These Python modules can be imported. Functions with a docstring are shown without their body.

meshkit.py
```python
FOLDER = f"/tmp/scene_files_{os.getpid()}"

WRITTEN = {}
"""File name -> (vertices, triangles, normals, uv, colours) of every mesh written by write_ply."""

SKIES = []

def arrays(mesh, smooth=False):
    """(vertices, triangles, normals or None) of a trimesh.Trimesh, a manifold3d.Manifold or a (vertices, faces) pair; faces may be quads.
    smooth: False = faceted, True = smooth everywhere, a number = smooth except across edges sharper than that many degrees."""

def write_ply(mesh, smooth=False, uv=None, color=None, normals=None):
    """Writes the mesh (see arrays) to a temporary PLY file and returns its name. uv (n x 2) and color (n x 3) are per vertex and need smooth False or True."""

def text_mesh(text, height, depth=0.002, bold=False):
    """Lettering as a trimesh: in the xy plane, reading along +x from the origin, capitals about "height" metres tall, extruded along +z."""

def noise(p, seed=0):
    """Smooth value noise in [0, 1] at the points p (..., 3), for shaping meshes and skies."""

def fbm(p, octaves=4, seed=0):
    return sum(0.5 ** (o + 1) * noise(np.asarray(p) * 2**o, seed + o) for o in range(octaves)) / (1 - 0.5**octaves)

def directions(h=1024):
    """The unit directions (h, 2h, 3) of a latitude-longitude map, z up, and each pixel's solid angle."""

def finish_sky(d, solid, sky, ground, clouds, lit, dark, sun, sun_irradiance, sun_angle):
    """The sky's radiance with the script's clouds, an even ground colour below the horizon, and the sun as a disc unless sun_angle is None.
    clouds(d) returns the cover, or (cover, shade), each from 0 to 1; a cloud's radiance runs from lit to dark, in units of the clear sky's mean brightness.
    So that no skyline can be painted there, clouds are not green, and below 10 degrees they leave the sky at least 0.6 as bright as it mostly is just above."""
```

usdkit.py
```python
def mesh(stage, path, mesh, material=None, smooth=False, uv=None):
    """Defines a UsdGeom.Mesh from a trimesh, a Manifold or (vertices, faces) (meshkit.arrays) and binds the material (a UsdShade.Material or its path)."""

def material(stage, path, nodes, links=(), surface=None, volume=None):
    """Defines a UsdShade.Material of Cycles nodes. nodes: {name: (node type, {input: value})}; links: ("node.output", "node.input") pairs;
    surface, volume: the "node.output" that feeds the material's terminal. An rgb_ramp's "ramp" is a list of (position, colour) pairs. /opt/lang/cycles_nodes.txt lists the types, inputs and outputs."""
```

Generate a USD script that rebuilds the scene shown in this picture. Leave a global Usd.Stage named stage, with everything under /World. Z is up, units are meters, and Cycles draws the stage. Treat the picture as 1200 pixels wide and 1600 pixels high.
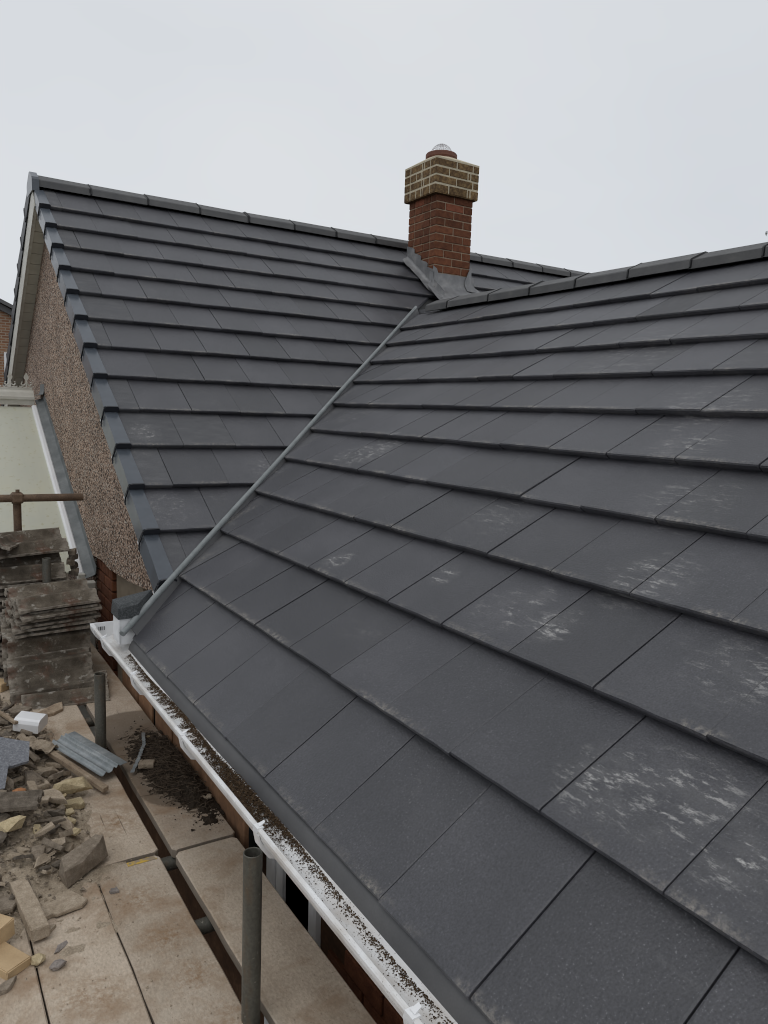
import math, numpy as np, trimesh, meshkit, usdkit
import manifold3d as m3d
from pxr import Usd, UsdGeom, UsdLux, UsdShade, Sdf, Gf, Vt

stage = Usd.Stage.CreateInMemory()
UsdGeom.SetStageUpAxis(stage, UsdGeom.Tokens.z)
UsdGeom.SetStageMetersPerUnit(stage, 1.0)
UsdGeom.Xform.Define(stage, '/World')
UsdGeom.Scope.Define(stage, '/World/Looks')
PI = math.pi
rng = np.random.default_rng(11)

# ------------------------------------------------------------------ camera, sky, sun, exposure
EYE = np.array([-0.7705, -0.925, 0.957])
YAW, PITCH, ROLL, FPX = math.radians(32.16), math.radians(7.47), math.radians(1.96), 1191.995
fw = np.array([math.sin(YAW) * math.cos(PITCH), math.cos(YAW) * math.cos(PITCH), -math.sin(PITCH)])
rt = np.array([math.cos(YAW), -math.sin(YAW), 0.0]); up = np.cross(rt, fw)
rt, up = rt * math.cos(ROLL) + up * math.sin(ROLL), -rt * math.sin(ROLL) + up * math.cos(ROLL)
cam = UsdGeom.Camera.Define(stage, '/World/camera')
M = Gf.Matrix4d(*[float(x) for r in ((*rt, 0), (*up, 0), (*(-fw), 0), (*EYE, 1)) for x in r])
cam.AddTransformOp().Set(M)
cam.CreateFocalLengthAttr(26.0)
cam.CreateHorizontalApertureAttr(26.0 * 1200 / FPX)
cam.CreateVerticalApertureAttr(26.0 * 1600 / FPX)
cam.CreateClippingRangeAttr(Gf.Vec2f(0.05, 2000))
cam.CreateExposureAttr(0.0)

SUN_EL, SUN_AZ = math.radians(66), math.radians(-125)
SKY_STRENGTH, CLOUD = 0.12, 1.0
sun = UsdLux.DistantLight.Define(stage, '/World/sun')
sun.CreateNormalizeAttr(True); sun.CreateIntensityAttr(0.16); sun.CreateAngleAttr(40.0)
sun.CreateColorAttr(Gf.Vec3f(1.0, 0.985, 0.96))
d = np.array([math.sin(SUN_AZ) * math.cos(SUN_EL), math.cos(SUN_AZ) * math.cos(SUN_EL), math.sin(SUN_EL)])
x = np.cross([0, 0, 1.0], d); x /= np.linalg.norm(x); y = np.cross(d, x)
sun.AddTransformOp().Set(Gf.Matrix4d(*[float(v) for r in ((*x, 0), (*y, 0), (*d, 0), (0, 0, 0, 1)) for v in r]))
dome = UsdLux.DomeLight.Define(stage, '/World/sky')
dome.GetPrim().SetCustomDataByKey('kind', 'structure')
skym = usdkit.material(stage, '/World/Looks/overcast_sky', {
    'sky': ('sky_texture', {'sky_type': 'single_scattering', 'sun_disc': False, 'sun_elevation': SUN_EL, 'sun_rotation': SUN_AZ}),
    'tc': ('texture_coordinate', {}),
    'map': ('mapping', {'scale': (1.0, 1.0, 2.2)}),
    'n': ('noise_texture', {'scale': 1.7, 'detail': 4.0, 'roughness': 0.45, 'distortion': 0.3}),
    'r': ('rgb_ramp', {'ramp': [(0.25, (5.45, 5.68, 5.98)), (0.55, (5.9, 6.1, 6.36)), (0.8, (6.3, 6.42, 6.55))]}),
    'm': ('mix', {'mix_type': 'mix', 'fac': 0.96}),
    'bg': ('background_shader', {'strength': SKY_STRENGTH})},
    [('tc.generated', 'map.vector'), ('map.vector', 'n.vector'), ('n.fac', 'r.fac'), ('sky.color', 'm.color1'), ('r.color', 'm.color2'), ('m.color', 'bg.color')],
    surface='bg.background')
UsdShade.MaterialBindingAPI.Apply(dome.GetPrim()).Bind(skym)

# ------------------------------------------------------------------ helpers
names = {}
def numbered(path):
    n = names.get(path, 0); names[path] = n + 1
    return path if n == 0 else f'{path}_{n:03d}'

def tag(prim, label=None, category=None, group=None, kind=None):
    for k, v in (('label', label), ('category', category), ('group', group), ('kind', kind)):
        if v: prim.SetCustomDataByKey(k, v)
    return prim

def xform(name, parent='/World', label=None, category=None, group=None, loc=None):
    p = numbered(f'{parent}/{name}')
    x = UsdGeom.Xform.Define(stage, p)
    if loc is not None: x.AddTranslateOp().Set(Gf.Vec3d(*map(float, loc)))
    tag(x.GetPrim(), label, category, group)
    return p

def put(name, mesh, material, parent='/World', smooth=False, label=None, category=None, group=None, kind=None, wear=None):
    p = numbered(f'{parent}/{name}')
    if isinstance(mesh, trimesh.Trimesh): mesh = mesh.copy(); mesh.remove_unreferenced_vertices()
    v, f, n = meshkit.arrays(mesh, smooth)
    m = usdkit.mesh(stage, p, (v, f), material)
    if n is not None:
        m.CreateNormalsAttr(Vt.Vec3fArray.FromNumpy(n.astype(np.float32))); m.SetNormalsInterpolation('vertex')
    if wear is not None:
        UsdGeom.PrimvarsAPI(m).CreatePrimvar('wear', Sdf.ValueTypeNames.FloatArray, 'vertex').Set(Vt.FloatArray.FromNumpy(wear(v).astype(np.float32)))
    tag(m.GetPrim(), label, category, group, kind)
    return p

def fixed(v, f):
    m = trimesh.Trimesh(np.asarray(v, float), np.asarray(f), process=False)
    if m.volume < 0: m.invert()
    return m

def join(*ms):
    return trimesh.util.concatenate([m for m in ms])

def cbox(lo, hi, c=0.003):
    """Chamfered box between two corners."""
    lo, hi = np.minimum(lo, hi).astype(float), np.maximum(lo, hi).astype(float)
    h = (hi - lo) / 2; c = min(c, *(h * 0.45)); pts = []
    for sx in (-1, 1):
        for sy in (-1, 1):
            for sz in (-1, 1):
                for k in range(3):
                    q = h - c; q[k] = h[k]
                    pts.append(q * (sx, sy, sz))
    return trimesh.convex.convex_hull(np.array(pts) + (lo + hi) / 2)

def hull(pts): return trimesh.convex.convex_hull(np.asarray(pts, float))

def frame(origin, ex, ey, ez):
    T = np.eye(4); T[:3, 0], T[:3, 1], T[:3, 2], T[:3, 3] = ex, ey, ez, origin
    return T

def moved(m, T):
    m = m.copy(); m.vertices = m.vertices @ T[:3, :3].T + T[:3, 3]
    if np.linalg.det(T[:3, :3]) < 0: m.invert()
    return m

def rot(ax, deg):
    return trimesh.transformations.rotation_matrix(math.radians(deg), ax)
def trs(loc, rz=0, rx=0, ry=0):
    T = rot([0, 0, 1], rz) @ rot([0, 1, 0], ry) @ rot([1, 0, 0], rx); T[:3, 3] = loc
    return T

def loft(sections, closed=True, caps=True):
    """Skins equal-length rings of points; caps are fans about ring centroids (convex-ish rings)."""
    s = np.asarray(sections, float); k, n = s.shape[:2]; v = list(s.reshape(-1, 3)); f = []
    for i in range(k - 1):
        for j in range(n if closed else n - 1):
            a, b = i * n + j, i * n + (j + 1) % n
            f += [(a, b, b + n), (a, b + n, a + n)]
    if caps:
        for i in (0, k - 1):
            poly = s[i]; c = len(v); v.append(poly.mean(0))
            for j in range(n):
                a, b = i * n + j, i * n + (j + 1) % n
                f.append((b, a, c) if i == 0 else (a, b, c))
    return fixed(v, f)

def prism(poly, a, b, ax):
    """Polygon (list of 2D points, any shape) extruded along world axis ax from a to b; the 2D axes are the other two in order."""
    cs = m3d.CrossSection([np.asarray(poly, float)], m3d.FillRule.NonZero)
    mm = m3d.Manifold.extrude(cs, b - a).to_mesh()
    v = np.array(mm.vert_properties)[:, :3]; f = np.array(mm.tri_verts)
    o = np.zeros_like(v); others = [i for i in range(3) if i != ax]
    o[:, others[0]], o[:, others[1]], o[:, ax] = v[:, 0], v[:, 1], v[:, 2] + a
    return fixed(o, f)

def tube(pts, r, sides=12, caps=True):
    p = np.asarray(pts, float); t = np.gradient(p, axis=0); t /= np.linalg.norm(t, axis=1, keepdims=True)
    r = np.broadcast_to(r, (len(p),)); ref = np.array([0, 0, 1.0]) if abs(t[0][2]) < .9 else np.array([1.0, 0, 0]); rings = []
    for i in range(len(p)):
        a = np.cross(t[i], ref); a /= np.linalg.norm(a); b = np.cross(t[i], a); ang = np.arange(sides) * 2 * PI / sides
        rings.append(p[i] + r[i] * (np.cos(ang)[:, None] * a + np.sin(ang)[:, None] * b))
    return loft(rings, caps=caps)

def pipe(a, b, ro, ri, sides=24):
    """Hollow pipe from a to b (open ends show the bore)."""
    a, b = np.asarray(a, float), np.asarray(b, float); t = (b - a) / np.linalg.norm(b - a)
    ref = np.array([1.0, 0, 0]) if abs(t[0]) < .9 else np.array([0, 1.0, 0])
    e = np.cross(t, ref); e /= np.linalg.norm(e); g = np.cross(t, e); ang = np.arange(sides) * 2 * PI / sides
    ring = lambda c, r: c + r * (np.cos(ang)[:, None] * e + np.sin(ang)[:, None] * g)
    c = 0.0012
    seq = [ring(a, ri), ring(a, ro), ring(b - t * c, ro), ring(b, ro - c), ring(b, ri + c), ring(b - t * c, ri), ring(a, ri)]
    return loft(seq, caps=False)

def trim(m, planes):
    """Cuts a closed mesh by planes (normal, offset): keeps normal.p >= offset."""
    mm = m3d.Manifold(m3d.Mesh(np.asarray(m.vertices, np.float32), np.asarray(m.faces, np.uint32)))
    for nrm, off in planes: mm = mm.trim_by_plane(np.asarray(nrm, float), float(off))
    r = mm.to_mesh()
    return trimesh.Trimesh(np.array(r.vert_properties)[:, :3], np.array(r.tri_verts), process=False)

def manifold(m): return m3d.Manifold(m3d.Mesh(np.asarray(m.vertices, np.float32), np.asarray(m.faces, np.uint32)))

# ------------------------------------------------------------------ materials
def cfbm(p): return meshkit.fbm(p) - 0.5
def mat(name, stops, scale=8.0, stretch=(1, 1, 1), rough=0.6, detail=6.0, nrough=0.6, fine=0.0, fine_scale=300.0, fine_stretch=(1, 1, 1), bump=0.0, bump_scale=120.0, bump_dist=0.002,
        vary=0.0, spec=0.5, metallic=0.0, extra=None, coord='position', rough_vary=0.0, distortion=0.0, coat=0.0):
    """Noise ramp colour, optional fine grain, per-object value change, bump. extra(nodes, links, colour_output) -> colour_output adds marks."""
    nodes = {'g': ('geometry', {}), 'tc': ('texture_coordinate', {}), 'mp': ('mapping', {'scale': stretch}),
             'n': ('noise_texture', {'scale': scale, 'detail': detail, 'roughness': nrough, 'distortion': distortion}),
             'r': ('rgb_ramp', {'ramp': stops}), 'p': ('principled_bsdf', {'roughness': rough, 'specular_ior_level': spec, 'metallic': metallic, 'coat_weight': coat})}
    src = 'g.position' if coord == 'position' else 'tc.object'
    links = [(src, 'mp.vector'), ('mp.vector', 'n.vector'), ('n.fac', 'r.fac')]
    col = 'r.color'
    if fine:
        nodes['fm'] = ('mapping', {'scale': fine_stretch})
        nodes['fn'] = ('noise_texture', {'scale': fine_scale, 'detail': 3.0, 'roughness': 0.6})
        nodes['fr'] = ('map_range', {'from_min': 0.3, 'from_max': 0.7, 'to_min': 1 - fine, 'to_max': 1 + fine})
        nodes['fx'] = ('vector_math', {'math_type': 'scale'})
        links += [(src, 'fm.vector'), ('fm.vector', 'fn.vector'), ('fn.fac', 'fr.value'), (col, 'fx.vector1'), ('fr.result', 'fx.scale')]
        col = 'fx.vector'
    if vary:
        nodes['oi'] = ('object_info', {}); nodes['ov'] = ('map_range', {'to_min': 1 - vary, 'to_max': 1 + vary}); nodes['ox'] = ('vector_math', {'math_type': 'scale'})
        links += [('oi.random', 'ov.value'), (col, 'ox.vector1'), ('ov.result', 'ox.scale')]
        col = 'ox.vector'
    if extra: col = extra(nodes, links, col)
    links.append((col, 'p.base_color'))
    if rough_vary:
        nodes['rv'] = ('map_range', {'to_min': rough - rough_vary, 'to_max': rough + rough_vary}); links += [('n.fac', 'rv.value'), ('rv.result', 'p.roughness')]
    if bump:
        nodes['bm'] = ('mapping', {'scale': fine_stretch}); nodes['bn'] = ('noise_texture', {'scale': bump_scale, 'detail': 5.0, 'roughness': 0.65}); nodes['b'] = ('bump', {'strength': bump, 'distance': bump_dist})
        links += [(src, 'bm.vector'), ('bm.vector', 'bn.vector'), ('bn.fac', 'b.height'), ('b.normal', 'p.normal')]
    return usdkit.material(stage, f'/World/Looks/{name}', nodes, links, surface='p.BSDF')

def g3(v, tint=(1, 1, 1)): return tuple(v * t for t in tint)

def blend(nodes, links, tag_, base, fac, colour):
    nodes[tag_] = ('mix', {'mix_type': 'mix', 'color2': colour}); links += [(fac, f'{tag_}.fac'), (base, f'{tag_}.color1')]
    return f'{tag_}.color'

def noise_mask(nodes, links, t, scale, lo, hi, stretch=(1, 1, 1), detail=4.0, rough=0.6, distortion=0.0, src='g.position', w=None):
    nodes[t + 'm'] = ('mapping', {'scale': stretch, 'location': w or (0, 0, 0)})
    nodes[t + 'n'] = ('noise_texture', {'scale': scale, 'detail': detail, 'roughness': rough, 'distortion': distortion})
    nodes[t + 'r'] = ('map_range', {'from_min': lo, 'from_max': hi, 'to_min': 0.0, 'to_max': 1.0, 'clamp': True})
    links += [(src, t + 'm.vector'), (t + 'm.vector', t + 'n.vector'), (t + 'n.fac', t + 'r.value')]
    return t + 'r.result'

def times(nodes, links, t, a, b):
    nodes[t] = ('math', {'math_type': 'multiply', 'use_clamp': True}); links.append((a, t + '.value1'))
    if isinstance(b, str): links.append((b, t + '.value2'))
    else: nodes[t][1]['value2'] = b
    return t + '.value'

def plus(nodes, links, t, a, b):
    nodes[t] = ('math', {'math_type': 'maximum', 'use_clamp': True}); links += [(a, t + '.value1'), (b, t + '.value2')]
    return t + '.value'

def spot(nodes, links, t, at, radius, hardness=0.35):
    nodes[t + 'd'] = ('vector_math', {'math_type': 'distance', 'vector2': at})
    nodes[t + 'r'] = ('map_range', {'from_min': radius, 'from_max': radius * hardness, 'to_min': 0.0, 'to_max': 1.0, 'clamp': True})
    links += [('g.position', t + 'd.vector1'), (t + 'd.value', t + 'r.value')]
    return t + 'r.result'

SCUFFS = [((.41, .06, .24), .11, 1.0), ((.45, -.08, .26), .13, .8), ((.40, -.22, .23), .07, 1.0), ((.74, 1.10, .44), .06, .9), ((.70, .72, .41), .11, .65), ((.77, .68, .45), .06, .9), ((.70, .54, .41), .08, .9),
          ((.92, .41, .54), .13, .7), ((.65, 1.67, .38), .07, .8), ((1.30, 2.52, .77), .16, .9), ((1.24, 2.70, .74), .09, .7), ((.75, .01, .44), .12, .6), ((1.51, .76, .89), .12, .7), ((1.64, 3.25, .97), .16, .35),
          ((.37, 3.46, .81), .09, .8), ((1.01, 3.19, .62), .12, .4), ((.36, 2.94, .44), .14, .4), ((1.25, .55, .74), .16, .45), ((1.05, 1.2, .62), .14, .35), ((2.2, 1.6, 1.3), .3, .3), ((1.75, .9, 1.03), .2, .4)]
def tile_marks(nodes, links, col):
    # cement bloom scraped over the tiles: streaky, gathered in patches of their own
    streak = noise_mask(nodes, links, 'st', 30.0, 0.525, 0.61, stretch=(1.0, .42, 2.6), detail=10.0, rough=0.80, distortion=0.15)
    dots = noise_mask(nodes, links, 'dt', 150.0, 0.32, 0.50, stretch=(1, .6, 1.6), detail=4.0)
    streak = times(nodes, links, 'std', streak, dots)
    acc = None
    for i, (at, r, w) in enumerate(SCUFFS):
        s = times(nodes, links, f's{i}w', spot(nodes, links, f's{i}', at, r * 1.25), w)
        acc = s if acc is None else plus(nodes, links, f's{i}a', acc, s)
    gen = times(nodes, links, 'gw', noise_mask(nodes, links, 'gen', 2.6, 0.60, 0.80, detail=3.0), 0.35)
    acc = plus(nodes, links, 'ga', acc, gen)
    soft = noise_mask(nodes, links, 'so', 16.0, 0.40, 0.75, stretch=(1, .6, 1.6), detail=6.0, rough=.7)
    soft = times(nodes, links, 'sow', times(nodes, links, 'sov', acc, soft), 0.16)
    f = plus(nodes, links, 'sfx', times(nodes, links, 'sf', acc, streak), soft)
    col = blend(nodes, links, 'sb', col, f, (0.38, 0.37, 0.355))
    # worn, crumbly nose of every tile
    nodes['wa'] = ('attribute', {'attribute': 'wear'})
    e = noise_mask(nodes, links, 'en', 75.0, 0.44, 0.64, detail=6.0, rough=0.75)
    e2 = noise_mask(nodes, links, 'e2', 5.0, 0.46, 0.68, detail=4.0)
    n_ = nodes; n_['tn'] = ('vector_math', {'math_type': 'dot_product', 'vector2': (-.15, -.15, .9)}); n_['tr'] = ('map_range', {'from_min': .55, 'from_max': .75, 'to_min': .25, 'to_max': 1.0, 'clamp': True}); links += [('g.true_normal', 'tn.vector1'), ('tn.value', 'tr.value')]
    e = times(nodes, links, 'en2', e, 'tr.result')
    f = times(nodes, links, 'ef', times(nodes, links, 'eg', 'wa.fac', e), times(nodes, links, 'eh', e2, 0.95))
    col = blend(nodes, links, 'eb', col, f, (0.30, 0.27, 0.23))
    # pin-head specks of grit
    sp = noise_mask(nodes, links, 'sp', 210.0, 0.655, 0.72, detail=2.0)
    col = blend(nodes, links, 'spb', col, times(nodes, links, 'spf', times(nodes, links, 'spg', sp, noise_mask(nodes, links, 'sq', 2.2, .38, .68, detail=4.0)), 0.4), (0.30, 0.30, 0.30))
    return col

tile_stops = [(0.28, (0.023, 0.023, 0.027)), (0.5, (0.034, 0.0337, 0.039)), (0.75, (0.051, 0.050, 0.056))]
M_TILE = mat('slate_grey_tile', tile_stops, scale=3.2, detail=9.0, fine=0.45, fine_scale=210.0, rough=0.47, spec=0.72, bump=0.7, bump_scale=140.0, bump_dist=0.003, vary=0.22, extra=tile_marks, rough_vary=0.08)
M_TILED = mat('dusty_grey_tile', [(0.3, (0.058, 0.058, 0.063)), (0.55, (0.072, 0.072, 0.076)), (0.75, (0.095, 0.094, 0.098))], scale=9.0, stretch=(1, 3, 3), fine=0.25, fine_scale=380.0, rough=0.65, spec=0.4,
              bump=0.5, bump_scale=190.0, bump_dist=0.0022, vary=0.12, extra=tile_marks)
M_RIDGE = mat('ridge_concrete', [(0.3, (0.07, 0.07, 0.071)), (0.6, (0.092, 0.091, 0.09)), (0.8, (0.12, 0.118, 0.113))], scale=9.0, fine=0.25, fine_scale=350.0, rough=0.65, bump=0.45, bump_scale=170.0, bump_dist=0.002, vary=0.14)
M_UNION = mat('black_union', [(0, (0.012, 0.012, 0.013)), (1, (0.02, 0.02, 0.02))], rough=0.5)
M_CLOAK = mat('grey_verge_plastic', [(0.3, (0.050, 0.058, 0.069)), (0.7, (0.064, 0.073, 0.086))], scale=14, rough=0.27, fine=0.06, fine_scale=200, spec=0.5, vary=0.06, bump=0.06, bump_scale=60)
M_CLOAKEND = mat('dark_verge_end', [(0, (0.008, 0.009, 0.012)), (1, (0.013, 0.014, 0.018))], rough=0.45)
def gutter_dirt(nodes, links, col):
    f = noise_mask(nodes, links, 'd1', 240.0, 0.66, 0.72, detail=2.0)
    col = blend(nodes, links, 'd1b', col, times(nodes, links, 'd1f', f, 0.8), (0.05, 0.035, 0.025))
    f = noise_mask(nodes, links, 'd2', 14.0, 0.40, 0.75, stretch=(2.5, .7, 1), detail=7.0)
    return blend(nodes, links, 'd2b', col, times(nodes, links, 'd2f', f, 0.6), (0.36, 0.30, 0.235))
M_WHITE = mat('white_upvc', [(0.3, (0.70, 0.705, 0.71)), (0.7, (0.75, 0.75, 0.75))], scale=5, rough=0.28, spec=0.5)
M_GUTTER = mat('white_gutter_upvc', [(0.3, (0.69, 0.69, 0.685)), (0.7, (0.74, 0.74, 0.735))], scale=5, rough=0.30, extra=gutter_dirt)
M_CREAM = mat('weathered_cream_upvc', [(0.25, (0.42, 0.40, 0.34)), (0.6, (0.56, 0.545, 0.49)), (0.8, (0.62, 0.60, 0.55))], scale=7, stretch=(1, 1, 1), rough=0.45, fine=.06)
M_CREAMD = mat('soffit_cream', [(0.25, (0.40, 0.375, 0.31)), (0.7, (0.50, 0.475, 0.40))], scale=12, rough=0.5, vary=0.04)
M_LEAD = mat('lead_sheet', [(0.25, (0.115, 0.117, 0.12)), (0.5, (0.175, 0.175, 0.178)), (0.75, (0.27, 0.265, 0.26))], scale=10, rough=0.5, metallic=0.25, bump=0.25, bump_scale=18.0, bump_dist=0.012, fine=.1, rough_vary=.1)
M_LEADD = mat('dull_lead_sheet', [(0.25, (0.085, 0.095, 0.095)), (0.5, (0.13, 0.14, 0.14)), (0.75, (0.19, 0.20, 0.20))], scale=9, rough=0.55, metallic=0.15, bump=0.2, bump_scale=14.0, bump_dist=0.012, fine=.1)
M_GRP = mat('grey_grp_valley', [(0.3, (0.145, 0.16, 0.16)), (0.7, (0.22, 0.235, 0.235))], scale=12, rough=0.42, fine=0.1, fine_scale=90)
M_GUARD = mat('grey_eaves_guard', [(0.3, (0.082, 0.082, 0.085)), (0.7, (0.115, 0.114, 0.115))], scale=6, rough=0.6, fine=0.08)
M_UNDER = mat('black_underlay', [(0, (0.012, 0.012, 0.012)), (1, (0.02, 0.02, 0.02))], rough=0.8)
M_FELT = mat('mineral_felt', [(0.3, (0.02, 0.023, 0.025)), (0.5, (0.04, 0.044, 0.046)), (0.7, (0.10, 0.105, 0.108))], scale=150, detail=3, rough=0.8, bump=0.7, bump_scale=220, bump_dist=.003)
M_FELTB = mat('blue_grey_felt', [(0.3, (0.10, 0.105, 0.12)), (0.5, (0.155, 0.16, 0.175)), (0.72, (0.25, 0.255, 0.27))], scale=130, detail=3, rough=0.75, bump=0.6, bump_scale=200, bump_dist=.003)
M_BRICK = mat('red_stock_brick', [(0.25, (0.075, 0.028, 0.015)), (0.5, (0.125, 0.046, 0.023)), (0.78, (0.175, 0.070, 0.033))], scale=22, rough=0.85, fine=0.3, fine_scale=240, bump=0.7, bump_scale=150, bump_dist=.003, vary=0.24, spec=.2)
M_BRICKR = mat('orange_patch_brick', [(0.25, (0.14, 0.045, 0.025)), (0.6, (0.22, 0.075, 0.04))], scale=30, rough=0.85, fine=0.2, bump=0.5, spec=.2, vary=.1)
M_STOCK = mat('yellow_brown_brick', [(0.25, (0.055, 0.033, 0.018)), (0.48, (0.12, 0.074, 0.036)), (0.66, (0.22, 0.145, 0.065)), (0.85, (0.095, 0.064, 0.036))], scale=32, rough=0.88, fine=0.35, fine_scale=200, bump=0.7, bump_scale=150, bump_dist=.003, vary=0.25, spec=.2)
M_MORTC = mat('cream_mortar', [(0.3, (0.42, 0.365, 0.26)), (0.7, (0.56, 0.50, 0.375))], scale=25, rough=0.9, bump=0.6, bump_scale=120, bump_dist=.003, spec=.2)
M_MORTR = mat('buff_mortar', [(0.3, (0.22, 0.155, 0.105)), (0.7, (0.34, 0.26, 0.185))], scale=25, rough=0.9, bump=0.5, spec=.2)
M_TERRA = mat('terracotta', [(0.3, (0.11, 0.042, 0.027)), (0.7, (0.17, 0.068, 0.042))], scale=14, rough=0.75, fine=.12)
M_WIRE = mat('galvanised_wire', [(0, (0.60, 0.61, 0.62)), (1, (0.7, 0.7, 0.7))], rough=0.4, metallic=0.3)
M_GALV = mat('galvanised_sheet', [(0.3, (0.17, 0.19, 0.195)), (0.55, (0.25, 0.27, 0.275)), (0.75, (0.36, 0.375, 0.375))], scale=16, rough=0.42, metallic=0.35, fine=.12, fine_scale=90, rough_vary=.12)
def pole_rust(nodes, links, col):
    f = noise_mask(nodes, links, 'ru', 24.0, 0.52, 0.72, stretch=(1, 1, .35), detail=6)
    col = blend(nodes, links, 'rub', col, times(nodes, links, 'ruf', f, 0.75), (0.13, 0.085, 0.05))
    f = noise_mask(nodes, links, 'cm', 60.0, 0.66, 0.74, detail=5)
    return blend(nodes, links, 'cmb', col, f, (0.34, 0.32, 0.28))
M_POLE = mat('weathered_steel_tube', [(0.3, (0.075, 0.073, 0.060)), (0.6, (0.12, 0.115, 0.097)), (0.8, (0.17, 0.165, 0.14))], scale=9, stretch=(1, 1, .3), rough=0.55, metallic=0.3, fine=.2, fine_scale=120, bump=.2, extra=pole_rust)
M_RUST = mat('rusty_steel_tube', [(0.3, (0.085, 0.052, 0.032)), (0.6, (0.15, 0.095, 0.058)), (0.8, (0.22, 0.15, 0.10))], scale=14, rough=0.7, metallic=0.2, fine=.25, fine_scale=120, bump=.3)
def board_marks(nodes, links, col):
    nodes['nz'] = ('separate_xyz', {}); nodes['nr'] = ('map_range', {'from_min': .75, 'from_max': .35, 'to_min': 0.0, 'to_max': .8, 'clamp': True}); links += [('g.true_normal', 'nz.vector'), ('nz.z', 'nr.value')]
    f = noise_mask(nodes, links, 'b1', 4.2, 0.47, 0.66, detail=8, rough=.68, distortion=.4)
    col = blend(nodes, links, 'b1b', col, times(nodes, links, 'b1f', f, 0.78), (0.255, 0.165, 0.098))
    acc = None
    for i, (at, rr) in enumerate([((-.20, 1.36, -.6), .10), ((-.175, 1.15, -.6), .11), ((-.15, .95, -.6), .10), ((-.13, .75, -.6), .12), ((-.42, 1.0, -.6), .14), ((-.16, 1.85, -.6), .13), ((-.17, 2.55, -.6), .10)]):
        sp_ = spot(nodes, links, f'bs{i}', at, rr, .1); acc = sp_ if acc is None else plus(nodes, links, f'bs{i}a', acc, sp_)
    f = times(nodes, links, 'bsn', acc, noise_mask(nodes, links, 'bso', 40.0, .43, .60, detail=8, rough=.75))
    col = blend(nodes, links, 'bsx', col, times(nodes, links, 'bsf', f, .85), (0.25, 0.155, 0.085))
    f = noise_mask(nodes, links, 'b2', 1.8, 0.55, 0.7, detail=6, w=(3.1, 1.7, 0))
    col = blend(nodes, links, 'b2b', col, times(nodes, links, 'b2f', f, 0.5), (0.58, 0.53, 0.45))
    # splits along the grain
    f = noise_mask(nodes, links, 'b3', 30.0, 0.715, 0.73, stretch=(2.2, 0.06, 1), detail=2, rough=.4)
    col = blend(nodes, links, 'b3b', col, times(nodes, links, 'b3f', f, 0.55), (0.05, 0.035, 0.025))
    # grit
    f = noise_mask(nodes, links, 'b4', 170.0, 0.64, 0.70, detail=2)
    col = blend(nodes, links, 'b4b', col, times(nodes, links, 'b4f', f, 0.5), (0.16, 0.125, 0.09))
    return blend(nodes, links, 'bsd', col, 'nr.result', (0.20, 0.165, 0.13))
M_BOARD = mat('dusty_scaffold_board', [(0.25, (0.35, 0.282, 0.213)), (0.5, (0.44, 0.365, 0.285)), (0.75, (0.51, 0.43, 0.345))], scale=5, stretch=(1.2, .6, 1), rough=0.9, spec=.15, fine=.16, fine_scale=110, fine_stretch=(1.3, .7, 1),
              bump=.4, bump_scale=120, bump_dist=.0025, vary=0.07, extra=board_marks)
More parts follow.
